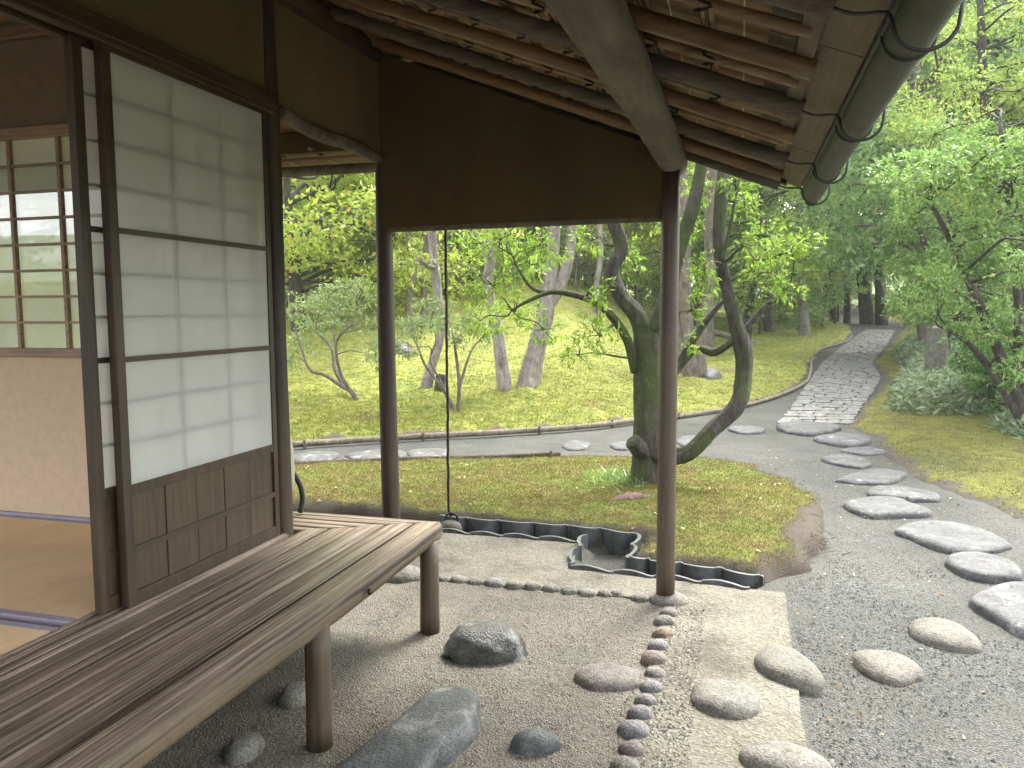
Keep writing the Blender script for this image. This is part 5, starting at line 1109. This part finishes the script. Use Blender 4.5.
# maples and conifers at the left back
def simple_tree(seed, hgt, cr, z0, ncl, k, L, lm, bk, tr=.16, flat=.6, name='forest_tree', label='', group=None, loc=(0, 0, 0), cat='tree', lean=.05):
    rg_ = np.random.default_rng(seed); lo = np.array(loc, float); top = lo+[rg_.normal()*lean*hgt, rg_.normal()*lean*hgt, hgt*.95]
    mid = (lo+top)/2+np.append(rg_.normal(size=2)*.03*hgt, 0); cl = []
    for _ in range(ncl):
        u = rg_.random(); z = z0+(hgt-z0)*u; ra = cr*math.sqrt(max(.08, 1-(2*u-.9)**2*.8))*math.sqrt(rg_.random()); a = rg_.random()*6.283
        cl.append((lo+[ra*math.cos(a), ra*math.sin(a), z], (cr*.34*(.7+.6*rg_.random()), cr*.34*(.7+.6*rg_.random()), cr*.34*flat*(.7+.6*rg_.random())), k))
    return tree(name, lo, [([lo-[0, 0, .2], lo+(mid-lo)*.5, mid, top], [tr*1.25, tr, tr*.75, tr*.15])], cl, M[lm], M[bk], label, cat, group, L, .5, .15, True, seed, 3, .015, tr*.35, nseg=10)
def place(px, py): b = at(px, py); return np.array([b[0], b[1], H(b[0], b[1])])
def on(x, y): return (x, y, float(H(x, y)))
def bear(px, dist):
    d = ray(px, 320); d = d[:2]/np.linalg.norm(d[:2]); return on(d[0]*dist, d[1]*dist)
GMp = 'yellow-green trees beyond the far moss'
simple_tree(501, 5.6, 3.8, .9, 40, 420, .13, 'lf_maple', 'bk_dark', .15, .4, 'maple_tree', 'yellow-green maple with a dark trunk beyond the shrub at left', GMp, bear(300, 19))
simple_tree(502, 6.0, 3.6, .9, 38, 420, .13, 'lf_maple', 'bk_dark', .13, .4, 'maple_tree', 'yellow-green maple with reddening leaves just left of the pillar top', GMp, bear(372, 24))
simple_tree(503, 6.5, 3.8, 1.2, 36, 400, .14, 'lf_maple', 'bk_grey', .14, .4, 'maple_tree', 'yellow-green maple behind the forked pale trunk', GMp, bear(590, 26))
simple_tree(504, 7.0, 3.2, 1.6, 28, 330, .14, 'lf_lime', 'bk_dark', .12, .45, 'broadleaf_tree', 'light green tree beyond the moss between the rope and the pale trunks', GMp, bear(470, 24))
simple_tree(505, 6.0, 3.0, 1.3, 28, 330, .13, 'lf_lime', 'bk_dark', .12, .45, 'broadleaf_tree', 'light green tree beyond the moss right of the round post', GMp, bear(745, 24))
GB = 'bushes along the back of the moss'
for i, (px, dist, hgt, cr, lm, lb) in enumerate([(335, 24, 1.5, 1.5, 'lf_dark', 'dark green clipped conifer bush behind the shrub at left'), (385, 20, 2.4, 1.6, 'lf_shrub', 'pale domed bush just left of the pillar'), (415, 26, 2.6, 1.8, 'lf_wood', 'grey-green bush right of the pillar at the back of the moss'),
      (640, 25, 2.4, 1.9, 'lf_lime', 'bright bush behind the leaning tree'), (520, 27, 2.4, 2.0, 'lf_wood', 'grey-green bush between the two crooked pale trunks'), (285, 21, 2.4, 1.8, 'lf_wood', 'grey-green bush beside the shoji post'),
      (760, 30, 2.6, 1.8, 'lf_wood', 'grey-green bush left of the straight pale trunk'), (822, 34, 3.2, 1.4, 'lf_wood', 'bushy young conifer by the rustic fence'), (460, 22, 1.6, 1.6, 'lf_shrub', 'low pale bush behind the rope'), (575, 24, 1.7, 1.7, 'lf_shrub', 'low pale bush behind the forked trunk')]):
    simple_tree(520+i, hgt, cr, .35, 16, 260, .1, lm, 'bk_grey', .05, .65, 'garden_bush', lb, GB, bear(px, dist), 'bush')

# the wood behind: a few kinds, copied
def copy_tree(root, loc, rz, sc, label):
    r_ = root.copy(); col.objects.link(r_); r_.location = loc; r_.rotation_euler = (0, 0, rz); r_.scale = (sc, sc, sc); r_['label'] = label
    for ch in root.children:
        c_ = ch.copy(); col.objects.link(c_); c_.parent = r_
    return r_
GW = 'trees of the wood behind the garden'
LW = ['tall grey-green tree in the dense wood behind the garden', 'tall light-green tree in the dense wood behind the garden', 'tall dark-green tree in the dense wood behind the garden']
protos = [simple_tree(601, 15, 3.8, 2.5, 64, 310, .2, 'lf_wood', 'bk_grey', .2, .5, 'forest_tree', LW[0], GW, bear(430, 36)),
          simple_tree(602, 14, 4.0, 2.0, 64, 310, .2, 'lf_lime', 'bk_grey', .2, .5, 'forest_tree', LW[1], GW, bear(330, 33)),
          simple_tree(603, 16, 3.6, 3.0, 64, 310, .2, 'lf_dark', 'bk_dark', .22, .5, 'forest_tree', LW[2], GW, bear(640, 42))]
LU = ['low grey-green undergrowth bush among the far wood trunks', 'low light-green undergrowth bush among the far wood trunks']
under = [simple_tree(650, 3.6, 2.6, .3, 22, 170, .2, 'lf_wood', 'bk_grey', .06, .6, 'forest_bush', LU[0], 'undergrowth of the far wood', bear(300, 38), 'bush'),
         simple_tree(651, 3.2, 2.8, .3, 22, 170, .2, 'lf_lime', 'bk_grey', .06, .6, 'forest_bush', LU[1], 'undergrowth of the far wood', bear(500, 39), 'bush')]
rg_ = np.random.default_rng(98)
for i, px in enumerate(range(270, 1100, 34)):
    if 845 < px < 915: dd_ = 64
    else: dd_ = (37, 47, 58)[i % 3]+rg_.normal()*1.5
    copy_tree(under[i % 2], bear(px+rg_.normal()*8, dd_), rg_.random()*6.28, .8+.5*rg_.random(), LU[i % 2])
rg_ = np.random.default_rng(99)
spots = []
for px in range(270, 1010, 76): spots.append((px+rg_.normal()*12, 40+rg_.normal()*3))
for px in range(290, 1120, 105): spots.append((px+rg_.normal()*14, 56+rg_.normal()*4))
for px in (930, 985, 1040, 1100): spots.append((px, 26+rg_.normal()*2))
for px in (280, 350, 520, 700, 770): spots.append((px, 31+rg_.normal()*1.5))
for i, (px, d_) in enumerate(spots):
    if 845 < px < 905 and d_ < 50: d_ = 52
    k = [0, 1, 0, 2, 1, 0][i % 6]; k = 0 if (px > 800 and k == 1 and d_ > 35) else k
    copy_tree(protos[k], bear(px, d_), rg_.random()*6.28, .85+.4*rg_.random(), LW[k])
simple_tree(610, 6, 2.6, 1.2, 24, 220, .14, 'lf_lime', 'bk_dark', .14, .5, 'broadleaf_tree', 'tree reflected in the glass of the lattice window', None, on(-11, -3.5))

# ------------------------------------------------------------------ air
hz_m = bpy.data.materials.new('pale_air'); hz_m.use_nodes = True; t = hz_m.node_tree; t.nodes.clear()
o_ = t.nodes.new('ShaderNodeOutputMaterial'); pv = t.nodes.new('ShaderNodeVolumePrincipled')
pv.inputs['Color'].default_value = (.93, .96, 1, 1); pv.inputs['Density'].default_value = .0009; pv.inputs['Anisotropy'].default_value = .2
t.links.new(pv.outputs[0], o_.inputs['Volume'])
hb = boxo('haze', (-150, -70, -3.2), (150, 210, 42), hz_m); tag(hb, kind='stuff')
S.cycles.volume_bounces = 1
